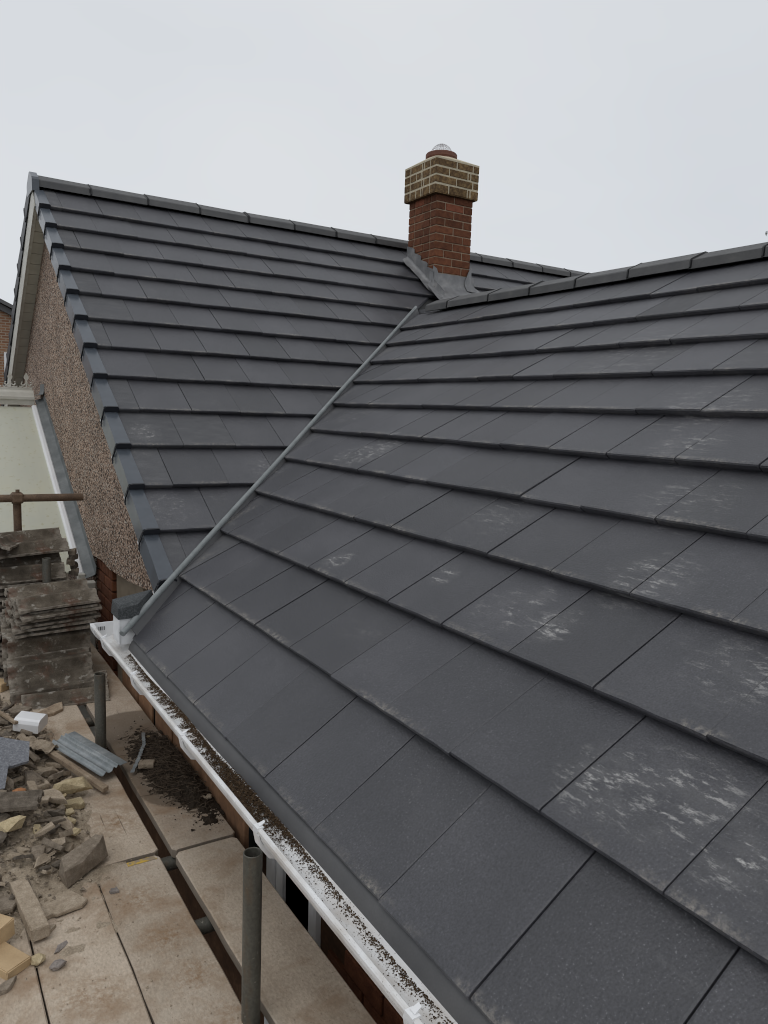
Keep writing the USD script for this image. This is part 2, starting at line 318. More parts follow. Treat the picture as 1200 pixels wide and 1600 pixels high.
def wet_board(nodes, links, col):
    col = board_marks(nodes, links, col)
    acc = None
    for i, (at, r) in enumerate([((.11, 2.66, -.6), .24), ((.10, 2.45, -.6), .22), ((.12, 2.2, -.6), .21), ((.15, 2.02, -.6), .19)]):
        s = spot(nodes, links, f'w{i}', at, r, .93); acc = s if acc is None else plus(nodes, links, f'w{i}a', acc, s)
    return blend(nodes, links, 'wb', col, times(nodes, links, 'wf', acc, .72), (0.105, 0.078, 0.055))
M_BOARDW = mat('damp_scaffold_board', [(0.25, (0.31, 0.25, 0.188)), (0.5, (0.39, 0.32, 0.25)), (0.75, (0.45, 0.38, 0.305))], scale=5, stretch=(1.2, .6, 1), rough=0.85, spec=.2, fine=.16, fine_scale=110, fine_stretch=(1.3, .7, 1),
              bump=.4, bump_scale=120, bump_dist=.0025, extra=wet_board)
M_BAND = mat('yellow_board_paint', [(0.42, (0.30, 0.235, 0.16)), (0.5, (0.55, 0.36, 0.06)), (0.7, (0.62, 0.42, 0.08))], scale=22, rough=.7, detail=7)
M_WOOD = mat('old_timber', [(0.3, (0.20, 0.145, 0.10)), (0.6, (0.31, 0.24, 0.17)), (0.8, (0.40, 0.33, 0.25))], scale=18, stretch=(1, 1, 1), rough=.85, fine=.2, fine_scale=90, vary=.12, coord='object', spec=.2)
M_PINE = mat('clean_pine', [(0.3, (0.38, 0.26, 0.14)), (0.7, (0.50, 0.36, 0.205))], scale=12, rough=.7, fine=.1, coord='object')
M_OSB = mat('orange_brown_panel', [(0.28, (0.10, 0.048, 0.022)), (0.5, (0.19, 0.095, 0.045)), (0.75, (0.26, 0.145, 0.075))], scale=9, stretch=(1, 1, .6), rough=.75, fine=.2, fine_scale=60, vary=.15, detail=7)
M_LOWWALL = mat('dirty_brown_wall', [(0.3, (0.040, 0.020, 0.011)), (0.55, (0.075, 0.038, 0.020)), (0.8, (0.125, 0.068, 0.036))], scale=7, rough=.9, fine=.25, fine_scale=80, detail=7, spec=.2)
M_TANP = mat('bare_plaster_panel', [(0.3, (0.20, 0.155, 0.105)), (0.7, (0.28, 0.225, 0.16))], scale=9, rough=.85, fine=.1)
M_DARK = mat('dark_glass', [(0, (0.02, 0.022, 0.024)), (1, (0.03, 0.032, 0.034))], rough=.08)
M_SOIL = mat('dark_soil', [(0.3, (0.022, 0.016, 0.011)), (0.6, (0.045, 0.033, 0.023)), (0.8, (0.085, 0.065, 0.046))], scale=60, rough=.95, fine=.3, fine_scale=300, bump=.8, bump_scale=160, bump_dist=.006, spec=.2)
M_MOULD = mat('brown_leaf_mould', [(0.3, (0.032, 0.020, 0.012)), (0.55, (0.075, 0.049, 0.029)), (0.8, (0.17, 0.12, 0.073))], scale=90, rough=.95, fine=.4, fine_scale=400, spec=.15)
M_ROOT = mat('dry_root', [(0.3, (0.05, 0.036, 0.025)), (0.7, (0.13, 0.098, 0.07))], scale=40, rough=.9, spec=.2)
M_GROUND = mat('shade_darkened_soil', [(0.3, (0.014, 0.009, 0.006)), (0.6, (0.028, 0.019, 0.012)), (0.8, (0.05, 0.034, 0.021))], scale=4.0, rough=.95, fine=.2, fine_scale=30, spec=.2)  # brown soil, its colour darkened to stand for shade below the scaffold
M_GRIT = mat('mortar_dust', [(0.3, (0.27, 0.215, 0.155)), (0.55, (0.36, 0.295, 0.22)), (0.8, (0.45, 0.38, 0.295))], scale=20, rough=.95, fine=.25, fine_scale=200, bump=.8, bump_scale=110, bump_dist=.006, spec=.15)
def rub(name, a, b, c, sc=45, v=.15):
    return mat(name, [(0.28, a), (0.55, b), (0.78, c)], scale=sc, rough=.92, fine=.2, fine_scale=260, bump=.7, bump_scale=170, bump_dist=.003, vary=v, coord='object', spec=.2)
R_BEIGE = rub('beige_mortar_rubble', (.24, .19, .135), (.33, .268, .20), (.42, .352, .272))
R_GREY = rub('grey_brown_rubble', (.145, .116, .086), (.215, .176, .135), (.30, .252, .20))
R_DARK = rub('dark_grey_rubble', (.07, .057, .044), (.12, .10, .079), (.19, .16, .13))
R_YEL = rub('yellow_stone_rubble', (.32, .25, .145), (.44, .36, .225), (.54, .455, .31))
R_ORA = rub('orange_brick_rubble', (.27, .115, .05), (.38, .18, .085), (.45, .24, .13))
R_PURP = rub('mauve_grey_rubble', (.19, .165, .15), (.25, .22, .20), (.31, .275, .25))
def lichen(nodes, links, col):
    nodes['wa'] = ('attribute', {'attribute': 'wear'})
    f = times(nodes, links, 'wf', 'wa.fac', noise_mask(nodes, links, 'wn', 30.0, .35, .6, src='tc.object'))
    col = blend(nodes, links, 'wb', col, times(nodes, links, 'wg', f, .75), (0.34, 0.30, 0.25))
    f = noise_mask(nodes, links, 'l1', 20.0, 0.58, 0.66, detail=7, src='tc.object')
    col = blend(nodes, links, 'l1b', col, times(nodes, links, 'l1f', f, .6), (0.38, 0.355, 0.31))
    f = noise_mask(nodes, links, 'l2', 13.0, 0.60, 0.70, detail=5, src='tc.object', w=(4, 2, 1))
    col = blend(nodes, links, 'l2b', col, times(nodes, links, 'l2f', f, .7), (0.028, 0.022, 0.016))
    f = noise_mask(nodes, links, 'l3', 9.0, 0.56, 0.66, detail=4, src='tc.object', w=(9, 5, 1))
    return blend(nodes, links, 'l3b', col, times(nodes, links, 'l3f', f, .5), (0.12, 0.055, 0.035))
M_OLD = mat('old_mossy_tile', [(0.28, (0.052, 0.042, 0.031)), (0.5, (0.095, 0.078, 0.059)), (0.75, (0.17, 0.145, 0.113))], scale=12, rough=.92, fine=.22, fine_scale=200, bump=.6, bump_scale=170, bump_dist=.003, vary=.2, extra=lichen, coord='object', spec=.2)
def cons_dirt(nodes, links, col):
    f = noise_mask(nodes, links, 'c1', 30.0, 0.58, 0.72, detail=7)
    col = blend(nodes, links, 'c1b', col, times(nodes, links, 'c1f', f, .55), (0.33, 0.28, 0.10))
    f = noise_mask(nodes, links, 'c2', 40.0, 0.5, 0.8, stretch=(1, .06, .06), detail=3)
    return blend(nodes, links, 'c2b', col, times(nodes, links, 'c2f', f, .12), (0.36, 0.38, 0.36))
M_POLY = mat('opal_roof_sheet', [(0.25, (0.46, 0.47, 0.40)), (0.55, (0.51, 0.51, 0.42)), (0.8, (0.53, 0.515, 0.39))], scale=2.2, rough=.35, extra=cons_dirt, stretch=(1.2, 1, 1))
# pebbledash: every chip a voronoi cell with its own colour, standing proud
M_PEBBLE = usdkit.material(stage, '/World/Looks/pebbledash', {
    'g': ('geometry', {}), 'v': ('voronoi_texture', {'scale': 82.0, 'feature': 'f1', 'randomness': 1.0}), 's': ('separate_color', {}),
    'r': ('rgb_ramp', {'ramp': [(0.0, (0.06, 0.037, 0.027)), (0.15, (0.18, 0.11, 0.075)), (0.4, (0.38, 0.255, 0.18)), (0.7, (0.50, 0.36, 0.27)), (0.88, (0.64, 0.51, 0.41)), (1.0, (0.78, 0.70, 0.60))]}),
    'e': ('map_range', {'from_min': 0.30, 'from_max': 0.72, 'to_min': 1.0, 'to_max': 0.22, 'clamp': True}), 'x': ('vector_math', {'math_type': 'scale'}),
    'n': ('noise_texture', {'scale': 5.0, 'detail': 5.0}), 'nr': ('map_range', {'from_min': .3, 'from_max': .7, 'to_min': 0.74, 'to_max': 1.12}), 'y': ('vector_math', {'math_type': 'scale'}),
    'b': ('bump', {'strength': 0.9, 'distance': 0.006, 'invert': True}), 'p': ('principled_bsdf', {'roughness': 0.8, 'specular_ior_level': 0.3})},
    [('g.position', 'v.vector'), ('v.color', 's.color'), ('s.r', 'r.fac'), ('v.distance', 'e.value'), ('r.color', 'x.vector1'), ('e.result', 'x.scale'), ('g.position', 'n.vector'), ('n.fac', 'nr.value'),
     ('x.vector', 'y.vector1'), ('nr.result', 'y.scale'), ('y.vector', 'p.base_color'), ('v.distance', 'b.height'), ('b.normal', 'p.normal')], surface='p.BSDF')
M_FARBRICK = usdkit.material(stage, '/World/Looks/far_brickwork', {
    'g': ('geometry', {}), 'sx': ('separate_xyz', {}), 'cx': ('combine_xyz', {}),
    'b': ('brick_texture', {'scale': 1.0, 'brick_width': 0.225, 'row_height': 0.075, 'mortar_size': 0.012, 'color1': (0.19, 0.085, 0.045), 'color2': (0.27, 0.135, 0.07), 'mortar': (0.30, 0.24, 0.18)}),
    'p': ('principled_bsdf', {'roughness': 0.9})},
    [('g.position', 'sx.vector'), ('sx.x', 'cx.x'), ('sx.z', 'cx.y'), ('cx.vector', 'b.vector'), ('b.color', 'p.base_color')], surface='p.BSDF')
M_LEAF = mat('leaf_green', [(0.3, (0.035, 0.05, 0.02)), (0.7, (0.06, 0.09, 0.035))], scale=6, rough=.6)
M_BARK = mat('bark', [(0.3, (0.06, 0.045, 0.035)), (0.7, (0.13, 0.10, 0.08))], scale=20, rough=.9)
M_INK = mat('black_ink', [(0, (0.02, 0.02, 0.02)), (1, (0.03, 0.03, 0.03))], rough=.6)

# ------------------------------------------------------------------ ground
GZ = -3.0
gx = 400.0
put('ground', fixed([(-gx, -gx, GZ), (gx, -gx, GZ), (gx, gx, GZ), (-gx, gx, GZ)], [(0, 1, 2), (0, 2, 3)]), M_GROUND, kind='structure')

# ------------------------------------------------------------------ roof geometry
TW, TM, GW, GM = math.radians(30.48), math.radians(35.19), 0.32973, 0.33678
Wu, Ws, Wn = np.array([0, 1.0, 0]), np.array([math.cos(TW), 0, math.sin(TW)]), np.array([-math.sin(TW), 0, math.cos(TW)])
Mu, Ms, Mn = np.array([1.0, 0, 0]), np.array([0, math.cos(TM), math.sin(TM)]), np.array([0, -math.sin(TM), math.cos(TM)])
M0 = np.array([0, 5.8305, 2.4788])                       # front edge of the topmost course of the main roof
VD = np.cross(Wn, Mn); VD /= np.linalg.norm(VD); VD *= np.sign(VD[2])
VP = np.linalg.solve(np.array([Wn, Mn, [0, 0, 1.0]]), [0, Mn @ M0, 0])   # valley at height 0
vh = np.cross(VD, [0, 0, 1.0]); vh /= np.linalg.norm(vh)                 # horizontal, across the valley
if vh[0] < 0: vh = -vh                                                   # points to the extension's side
TT = 0.032
def tile_mesh(w, g, L_, r, seg=5, tt=TT):
    """Flat interlocking tile: u across, s up the slope from its front edge, n off the roof plane. Worn, rounded nose."""
    sl = -tt / g
    prof = [(0.014, -0.038), (0.006, -0.024), (0.0002, -0.0075), (0.0025, -0.0018), (0.012, sl * .012), (0.028, sl * .028), (L_, sl * L_), (L_, sl * L_ - .014), (.03, -0.031)]
    secs = []
    us = np.linspace(0, w, seg + 1); us[0] += .0; us = np.sort(np.r_[us, .004, w - .004])
    a, b, c = r.normal(0, .0010), r.normal(0, .0022), r.normal(0, .0010)
    for i, u in enumerate(us):
        edge = i in (0, len(us) - 1); js, jn = r.normal(0, .0008), r.normal(0, .0006)
        ring = []
        for k, (s, n) in enumerate(prof):
            if k in (1, 2, 3): s, n = s + js, n + jn * (k != 3)
            if k == 0: n += r.normal(0, .001)
            if edge and k in (2, 3, 4, 5, 6): n -= .0013
            ring.append((u, s, n + a + b * (u / w - .5) * .6 + c * (1 - s / g)))
        secs.append(ring)
    return loft(secs)
def place_tile(kind, u0, k, w, r):
    u_, s_, n_, o, g = (Wu, Ws, Wn, np.zeros(3), GW) if kind == 'W' else (Mu, Ms, Mn, M0, GM)
    s0 = g * k + r.normal(0, .0016)
    eave = kind == 'W' and k == 0
    if eave: o = np.array([0.0157, 0, -.0415])
    org = o + u_ * u0 + s_ * s0
    T = frame(org, u_, s_, n_)
    m = moved(tile_mesh(w, g, g + (.05 if eave else .07), r, tt=-.010 if eave else TT), T)
    return m, org
def worn(kind, org):
    s_ = Ws if kind == 'W' else Ms
    return lambda v: np.clip(1 - ((v - org) @ s_ - .008) / .020, 0, 1)

# ------------------------------------------------------------------ main house (gable to the left, ridge running right)
MAIN = xform('main_house', label='house with dark grey flat-tiled roof, pebbledashed gable and brick chimney, behind the valley', category='house')
roofM = xform('roof', MAIN)
XV, XR = 0.268, 9.2
CH = dict(x0=3.69, x1=4.13, y0=5.40, y1=5.885)
def mslope(yv): return M0[2] + (yv - M0[1]) * math.tan(TM)
r = np.random.default_rng(5)
RIDGE_S = 1.071 * GM
YR = M0[1] + (RIDGE_S + .17) * math.cos(TM); ZR = M0[2] + (RIDGE_S + .17) * math.sin(TM)     # apex of the two slopes
chim_cut = manifold(cbox((CH['x0'] - .01, CH['y0'] - .01, 1.5), (CH['x1'] + .01, CH['y1'] + .01, 4), .001))
for k in range(0, -13, -1):
    off = .3105 - .21 if k % 2 == 0 else .3105 / 2 - .19
    u = XV - (.3105 - off if off > .03 else 0) + 0.0
    first = True
    zt = M0[2] + k * GM * math.sin(TM)
    # where the valley crosses this course
    t = (zt + .25 - VP[2]) / VD[2]; xv = (VP + VD * t)[0]
    xmax = XR if zt > 1.55 else xv + .25
    starts = [XV]; nxt = XV + (.30 if (k % 2) else .125 + .03 * ((k * 7) % 3 - 1))
    while nxt < xmax: starts.append(nxt); nxt += .3105
    starts.append(nxt)
    for i in range(len(starts) - 1):
        gap = .0014 + abs(r.normal(0, .0009)) + (.0015 if r.random() < .15 else 0)
        w = starts[i + 1] - starts[i] - gap
        m, org = place_tile('M', starts[i], k, w, r)
        cut = [(np.r_[-vh], -vh @ VP + .009)]
        if k == 0: cut.append((-Ms, -(Ms @ (M0 + Ms * (RIDGE_S + .14)))))
        near = zt < 2.05
        if near or k == 0:
            planes = ([cut[0]] if near else []) + cut[1:]
            # tiles above the extension's ridge are left whole
            m = trim(m, planes) if planes else m
        if len(m.faces) < 8: continue
        b = m.bounds
        if b[0][0] < CH['x1'] + .02 and b[1][0] > CH['x0'] - .02 and b[1][1] > CH['y0'] and b[0][1] < CH['y1']:
            mm = (manifold(m) - chim_cut).to_mesh()
            if len(mm.tri_verts) < 8: continue
            m = trimesh.Trimesh(np.array(mm.vert_properties)[:, :3], np.array(mm.tri_verts), process=False)
        dusty = (i == 0 and (k % 2 == 0 or k in (-5, -9))) or (k, i) in ((-10, 0), (-9, 1))
        tilted = near and i == len(starts) - 2
        put('tile', m, M_TILED if dusty or tilted else M_TILE, roofM, wear=worn('M', org))
# deck under the tiles, and the rear slope
def slope_sheet(pts, n, th):
    p = np.asarray(pts, float); k = len(p); v = np.vstack([p, p - n * th]); f = []
    for i in range(1, k - 1): f += [(0, i, i + 1), (k, k + i + 1, k + i)]
    for i in range(k): j = (i + 1) % k; f += [(i, i + k, j + k), (i, j + k, j)]
    return fixed(v, f)
def onM(x, s, n): return M0 + Mu * x + Ms * s + Mn * n
def onW(yv, s, n): return Wu * yv + Ws * s + Wn * n
sM_low = -12.2 * GM
put('underlay', slope_sheet([onM(.27, sM_low, -.05), onM(.45, sM_low, -.05), VP + VD * 2.1 - vh * .02 - Mn * .05, VP + VD * 4.0 - vh * .02 - Mn * .05, onM(XR, -1.3, -.05), onM(XR, RIDGE_S + .1, -.05), onM(.27, RIDGE_S + .1, -.05)], Mn, .02), M_UNDER, roofM)
nb = np.array([0, math.sin(TM), math.cos(TM)])
put('rear_slope', slope_sheet([(.22, YR, ZR - .035), (XR, YR, ZR - .035), (XR, YR + 3.2, ZR - .035 - 3.2 * math.tan(TM)), (.22, YR + 3.2, ZR - .035 - 3.2 * math.tan(TM))], nb, .05), M_TILE, roofM)
# ridge tiles
def ridge_mesh(L_, r, pitch, leg=.142, skirt=.055, th=.016):
    a = math.radians(pitch); c, s = math.cos(a) * leg, math.sin(a) * leg
    outer = [(-c - .004, -s - skirt), (-c, -s - .006), (-c + .006, -s + .002), (-.012, -.006), (.012, -.006), (c - .006, -s + .002), (c, -s - .006), (c + .004, -s - skirt)]
    inner = [(c - th, -s - skirt), (c - th, -s - th + .004), (0, -th - .012), (-c + th, -s - th + .004), (-c + th, -s - skirt)]
    poly = outer + inner
    m = prism(poly, 0, L_, 0)                               # length along x, profile (y, z)
    v = m.vertices.copy(); v[:, 1:] += (np.random.default_rng(int(r.integers(1e6))).normal(0, .0009, (len(v), 2)))
    return trimesh.Trimesh(v, m.faces, process=False)
RMZ = ZR + .022
edges = [.205, .641, 1.118, 1.585, 2.06]
while edges[-1] < XR: edges.append(edges[-1] + .468)
for i in range(len(edges) - 1):
    g = .018; ln = edges[i + 1] - edges[i] - g
    m = ridge_mesh(ln, r, 27)
    m = moved(m, trs((edges[i] + g / 2, YR, RMZ + r.normal(0, .002)), rz=r.normal(0, .25), ry=r.normal(0, .25)))
    rid = put('ridge_tile', m, M_RIDGE, roofM)
    u = ridge_mesh(.034, r, 27, leg=.138, skirt=.055)
    put('ridge_union', moved(u, trs((edges[i + 1] - .017, YR, RMZ - .001))), M_UNION, roofM)
    put('ridge_union', moved(ridge_mesh(.005, r, 27, leg=.150, skirt=.05), trs((edges[i + 1] - .0025, YR, RMZ + .005))), M_UNION, roofM)
cap_poly = [(-.155, -.165), (-.15, -.075), (-.13, -.052), (-.02, .008), (.02, .008), (.13, -.052), (.15, -.075), (.155, -.165)]
put('ridge_end_cap', prism([(p[0] + YR, p[1] + RMZ + .004) for p in cap_poly], .178, .232, 0), M_CLOAK, roofM)
# verge units down the front slope
def verge_unit(k, out):
    org = M0 + Ms * (GM * k)
    Ln = GM + .012; sl = -TT / GM
    def ring(s, flare, lift):
        n = sl * s + .010 + lift; x0, x1 = .196 - flare, .268
        return [(x0, n - .004), (x0 + .006, n), (x1 - .004, n), (x1, n - .002), (x1, n - .008), (x0 + .010, n - .010), (x0 + .008, n - .115 + lift), (x0, n - .118 + lift)]
    rings = []
    for s, fl, li in ((-.004, .008, .003), (.02, .0075, .003), (.12, .003, .0), (Ln, .0, -.002)):
        rings.append([tuple(org + Mu * x + Ms * (s + (0.035 * max(0, -(n - .0) / .11) ** 2 if s < .01 else 0)) + Mn * n) for x, n in ring(s, fl, li)])
    return loft(rings)
for k in range(0, -13, -1):
    vu = verge_unit(k, r)
    if k == 0: vu = trim(vu, [(-Ms, -(Ms @ (M0 + Ms * (RIDGE_S + .10))))])
    put('verge_unit', vu, M_CLOAK, roofM, smooth=40)
    org = M0 + Ms * (GM * k) + Mu * 0 + Ms * (-.009)
    T = frame(org, Mu, Ms, Mn)
    e = hull([(x_, s_, n_) for s_ in (0, .008) for x_, n_ in ((.190, -.020), (.188, -.002), (.194, .010), (.208, .0150), (.264, .0150), (.272, .009), (.273, -.020))])
    put('verge_end_stop', moved(e, T), M_CLOAKEND, roofM)  # black block puts the shade of the open unit end into colour
    sc = [(-.002, -.015), (-.004, -.035), (.004, -.06), (.014, -.085), (.010, -.105), (-.004, -.120)]
    put('verge_joint', join(*[hull([(x_, a + w_, n_) for x_ in (.1835, .190) for a, n_ in (p0_, p1_) for w_ in (-.004, .004)]) for p0_, p1_ in zip(sc[:-1], sc[1:])]).apply_transform(T), M_CLOAKEND, roofM)
    e = hull([(x_, s_, n_) for s_ in (0, .03) for x_, n_ in ((.192, -.128), (.205, -.128), (.205, -.112), (.192, -.112))])
    put('verge_clip', moved(e, frame(M0 + Ms * (GM * k) + Ms * .02, Mu, Ms, Mn)), M_WHITE, roofM)
st = [onM(x_, s_, n_) for s_ in (sM_low + .1, RIDGE_S + .05) for x_, n_ in ((.200, -.122), (.212, -.122), (.212, -.109), (.200, -.109))]
put('verge_strip', hull(st), M_WHITE, roofM)
# rear verge, seen from below past the gable
def back(yd, n):  # point on the rear slope: yd metres behind the apex, n off the plane
    return np.array([0, YR + yd, ZR - yd * math.tan(TM)]) + nb * n
bd = np.array([0, math.cos(TM), -math.sin(TM)])
for i in range(10):
    a0, a1 = i * .335 + .05, i * .335 + .335 + .06
    o = back(a0 * math.cos(TM), 0)
    pts = [o + Mu * x_ + bd * s_ + nb * n_ for s_, q in ((0, .0), (a1 - a0, .024)) for x_, n_ in ((.182 - q * .3, -.105), (.182 - q * .3, .006 + q), (.265, .006 + q), (.265, -.105))]
    put('rear_verge_unit', hull(pts), M_CLOAKEND, roofM)
    put('rear_verge_end', hull([o + Mu * x_ + bd * (a1 - a0 + s_) + nb * n_ for s_ in (-.022, .004) for x_, n_ in ((.171, -.108), (.171, .034), (.262, .034), (.262, -.108))]), M_CLOAKEND, roofM)
def rear_strip(x0, x1, n0, n1, d0=.0, d1=3.25):
    return hull([back(d_, n_) + Mu * x_ for d_ in (d0, d1) for x_ in (x0, x1) for n_ in (n0, n1)])
put('bargeboard', rear_strip(.190, .212, -.33, -.112), M_CREAM, roofM)
put('bargeboard_bead', rear_strip(.184, .190, -.335, -.30), M_CREAM, roofM)
for i in range(31):
    a0 = .02 + i * .104
    put('soffit_board', rear_strip(.2125, .30, -.325, -.314, a0, a0 + .1), M_CREAMD, roofM)
# gable wall
def fl(yv): return mslope(yv) - .17 / math.cos(TM)
gp = [(2.62, .02), (3.08, -.03), (3.55, -.075), (4.05, -.10), (4.30, -.085), (4.56, -.10), (4.57, -1.2), (4.58, GZ), (YR + 3.0, GZ), (YR + 3.0, ZR - 3.0 * math.tan(TM) - .39), (YR, ZR - .40), (YR - .12, fl(YR - .12)), (2.75, max(fl(2.75), .06))]
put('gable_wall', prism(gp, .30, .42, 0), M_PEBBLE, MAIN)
put('lower_wall', prism([(2.45, GZ), (4.60, GZ), (4.60, -.02), (2.45, .0)], .40, .52, 0), M_LOWWALL, MAIN)
brick_i = 0
for row in range(11):
    z0 = -.93 + row * .075
    for y0 in ([4.075, 4.30] if row % 2 else [4.075, 4.187, 4.412]):
        y1 = min(4.55, y0 + (.215 if row % 2 or y0 > 4.08 else .102))
        put('brick', cbox((.318 + r.uniform(0, .006), y0, z0), (.41, y1, z0 + .065), .004), M_BRICK, MAIN)
put('plaster_panel', cbox((.345, 3.42, -1.0), (.405, 4.06, -.03), .004), M_TANP, MAIN)
put('right_wall', cbox((.42, 2.5, GZ), (XR, 2.62, -.1), .01), M_MORTR, MAIN)
# felt-topped eaves box in the corner of the two roofs
bx = xform('eaves_box', MAIN)
put('felt_cover', hull([(-.034, 2.345, .040), (.055, 2.345, .040), (-.034, 2.345, .085), (.05, 2.350, .098), (-.036, 2.47, .042), (.16, 2.50, .05), (-.030, 2.47, .100), (.15, 2.50, .122), (-.026, 2.36, .099), (.03, 2.37, .108)]), M_FELT, bx)
put('box_front', cbox((-.030, 2.352, -.075), (.05, 2.46, .041), .003), M_WHITE, bx)
put('box_trim', cbox((-.034, 2.346, -.07), (-.026, 2.362, .039), .002), M_WHITE, bx)

# chimney
chim = xform('chimney', MAIN)
x0, x1, y0, y1 = CH['x0'], CH['x1'], CH['y0'], CH['y1']
ZC = 3.075
put('mortar_core', cbox((x0 + .006, y0 + .006, 1.9), (x1 - .006, y1 - .006, ZC + .01), .002), M_MORTR, chim)
ch = .0745
nrow = 12
def course(z0, h, X0, X1, Y0, Y1, pat, material, depth=.1):
    """Perimeter bricks of one course. pat: fractions along front (x) and sides (y) of joints."""
    fx, fy = pat; j = .0095
    xs = [0] + fx + [1]
    for a, b in zip(xs[:-1], xs[1:]):
        xa, xb = X0 + (X1 - X0) * a + (j / 2 if a else 0), X0 + (X1 - X0) * b - (j / 2 if b < 1 else 0)
        for yy0, yy1 in ((Y0 + r.uniform(-.002, .0025), Y0 + depth), (Y1 - depth, Y1 + r.uniform(-.002, .002))):
            put('brick', cbox((xa, yy0, z0), (xb, yy1, z0 + h), .004), material(), chim)
    ys = [0] + fy + [1]
    for a, b in zip(ys[:-1], ys[1:]):
        ya, yb = Y0 + depth + j + (Y1 - Y0 - 2 * depth - 2 * j) * a + (j / 2 if a else 0), Y0 + depth + j + (Y1 - Y0 - 2 * depth - 2 * j) * b - (j / 2 if b < 1 else 0)
        for xx0, xx1 in ((X0 + r.uniform(-.002, .0025), X0 + depth), (X1 - depth, X1 + r.uniform(-.002, .002))):
            put('brick', cbox((xx0, ya, z0), (xx1, yb, z0 + h), .004), material(), chim)
for i in range(nrow):
    z0 = ZC - (i + 1) * ch
    course(z0 + .0095, ch - .0095, x0, x1, y0, y1, ([.25, .76], [.52]) if i % 2 else ([.49], [.38]), lambda: M_BRICKR if r.random() < .06 else M_BRICK)
CX0, CX1, CY0, CY1 = 3.642, 4.165, 5.365, 5.915
hh = .079
put('cap_mortar', cbox((CX0 + .003, CY0 + .003, ZC + .006), (CX1 - .003, CY1 - .003, ZC + .004 + 4 * hh), .002), M_MORTC, chim)
put('cap_soffit', cbox((CX0 + .004, CY0 + .004, ZC - .003), (CX1 - .004, CY1 - .004, ZC + .0055), .001), M_STOCK, chim)
for i in range(4):
    z0 = ZC + .004 + i * hh
    if i % 2: pat = ([.48, .86], [.30, .40])
    else: pat = ([.31, .74, .81], [.36, .44, .70])
    course(z0 + (.011 if i else 0), hh - (.015 if i else .005), CX0, CX1, CY0, CY1, pat, lambda: M_STOCK)
put('flaunching', hull([(x_, y_, z_) for x_ in (CX0 + .001, CX1 - .001) for y_ in (CY0 + .001, CY1 - .001) for z_ in (ZC + .3135, ZC + .330)] +
    [(3.885 + .162 * math.cos(a), 5.63 + .162 * math.sin(a), ZC + .385) for a in np.linspace(0, 2 * PI, 20)]), M_MORTC, chim)
pc = np.array([3.885, 5.63]); pz = ZC + .345
def lathe(prof, c, sides=28):
    ang = np.arange(sides) * 2 * PI / sides
    return loft([[(c[0] + r_ * math.cos(a), c[1] + r_ * math.sin(a), z_) for a in ang] for r_, z_ in prof])
put('chimney_pot', lathe([(.150, pz), (.150, pz + .055), (.157, pz + .062), (.157, pz + .095), (.150, pz + .104), (.125, pz + .104), (.118, pz + .07)], pc), M_TERRA, chim, smooth=35)
wires = []
for a in np.linspace(0, PI, 11)[:-1]:
    th = np.linspace(.05, PI - .05, 17)
    wires.append(tube([(pc[0] + .112 * math.cos(t) * math.cos(a), pc[1] + .112 * math.cos(t) * math.sin(a), pz + .085 + .118 * math.sin(t)) for t in th], .0017, 4))
for el in np.linspace(.1, 1.35, 8):
    th = np.linspace(0, 2 * PI, 25)
    wires.append(tube([(pc[0] + .112 * math.cos(el) * math.cos(t), pc[1] + .112 * math.cos(el) * math.sin(t), pz + .085 + .118 * math.sin(el)) for t in th], .0017, 4))
put('wire_guard', join(*wires), M_WIRE, chim)
# lead flashings
def sheet(grid, th=.004):
    """Bent sheet through a grid of points (rows x cols x 3), given a little thickness."""
    g = np.asarray(grid, float); R_, C_ = g.shape[:2]; v = g.reshape(-1, 3); f = []
    for i in range(R_ - 1):
        for j in range(C_ - 1):
            a = i * C_ + j; f += [(a, a + 1, a + C_ + 1), (a, a + C_ + 1, a + C_)]
    t = trimesh.Trimesh(v, f, process=False); n = t.vertex_normals
    lo = v - n * th; k = len(v); ff = list(f) + [(c + k, b + k, a + k) for a, b, c in f]
    bnd = [(0, j, 0, j + 1) for j in range(C_ - 1)] + [(i, C_ - 1, i + 1, C_ - 1) for i in range(R_ - 1)] + [(R_ - 1, j + 1, R_ - 1, j) for j in range(C_ - 1)] + [(i + 1, 0, i, 0) for i in range(R_ - 1)]
    for a, b, c, d_ in bnd:
        p, q = a * C_ + b, c * C_ + d_; ff += [(q, p, p + k), (q, p + k, q + k)]
    return fixed(np.vstack([v, lo]), ff)
def mz(yv, n=0.0): return mslope(yv) + n / math.cos(TM)
grid = []
for i, (yy, up_) in enumerate([(5.392, .165), (5.390, .09), (5.382, .045), (5.35, .030), (5.27, .030), (5.19, .026), (5.13, .020)]):
    row = []
    for j, xx in enumerate(np.linspace(x0 - .06, x1 + .055, 9)):
        wv = .006 * math.sin(j * 2.1 + i) + (.012 if j in (0, 8) else 0)
        row.append((xx + (.04 if j == 8 and i > 2 else 0) - (.05 if j == 0 and i > 2 else 0), yy - (.02 * math.sin(j * .8) if i == 6 else 0), mz(yy, up_ + wv * (i > 1)) if i > 1 else mz(5.385) + up_ + .004 * math.sin(j * 3)))
    grid.append(row)
put('lead_apron', sheet(grid), M_LEAD, chim, smooth=50)
grid = []
for i, yy in enumerate(np.linspace(5.20, 5.86, 9)):
    row = []
    for j, (xx, n_) in enumerate([(x0 - .085, .012), (x0 - .055, .018), (x0 - .03, .022), (x0 - .012, .04), (x0 - .006, .08)]):
        yy2 = yy - (.05 * (3 - j) / 3 if i == 0 and j < 4 else 0)
        row.append((xx + (.012 * math.sin(i * 1.7) if j == 0 else 0), yy2, mz(max(yy, 5.2) if j < 4 else yy, n_ + .006 * math.sin(i * 2.3 + j))))
    grid.append(row)
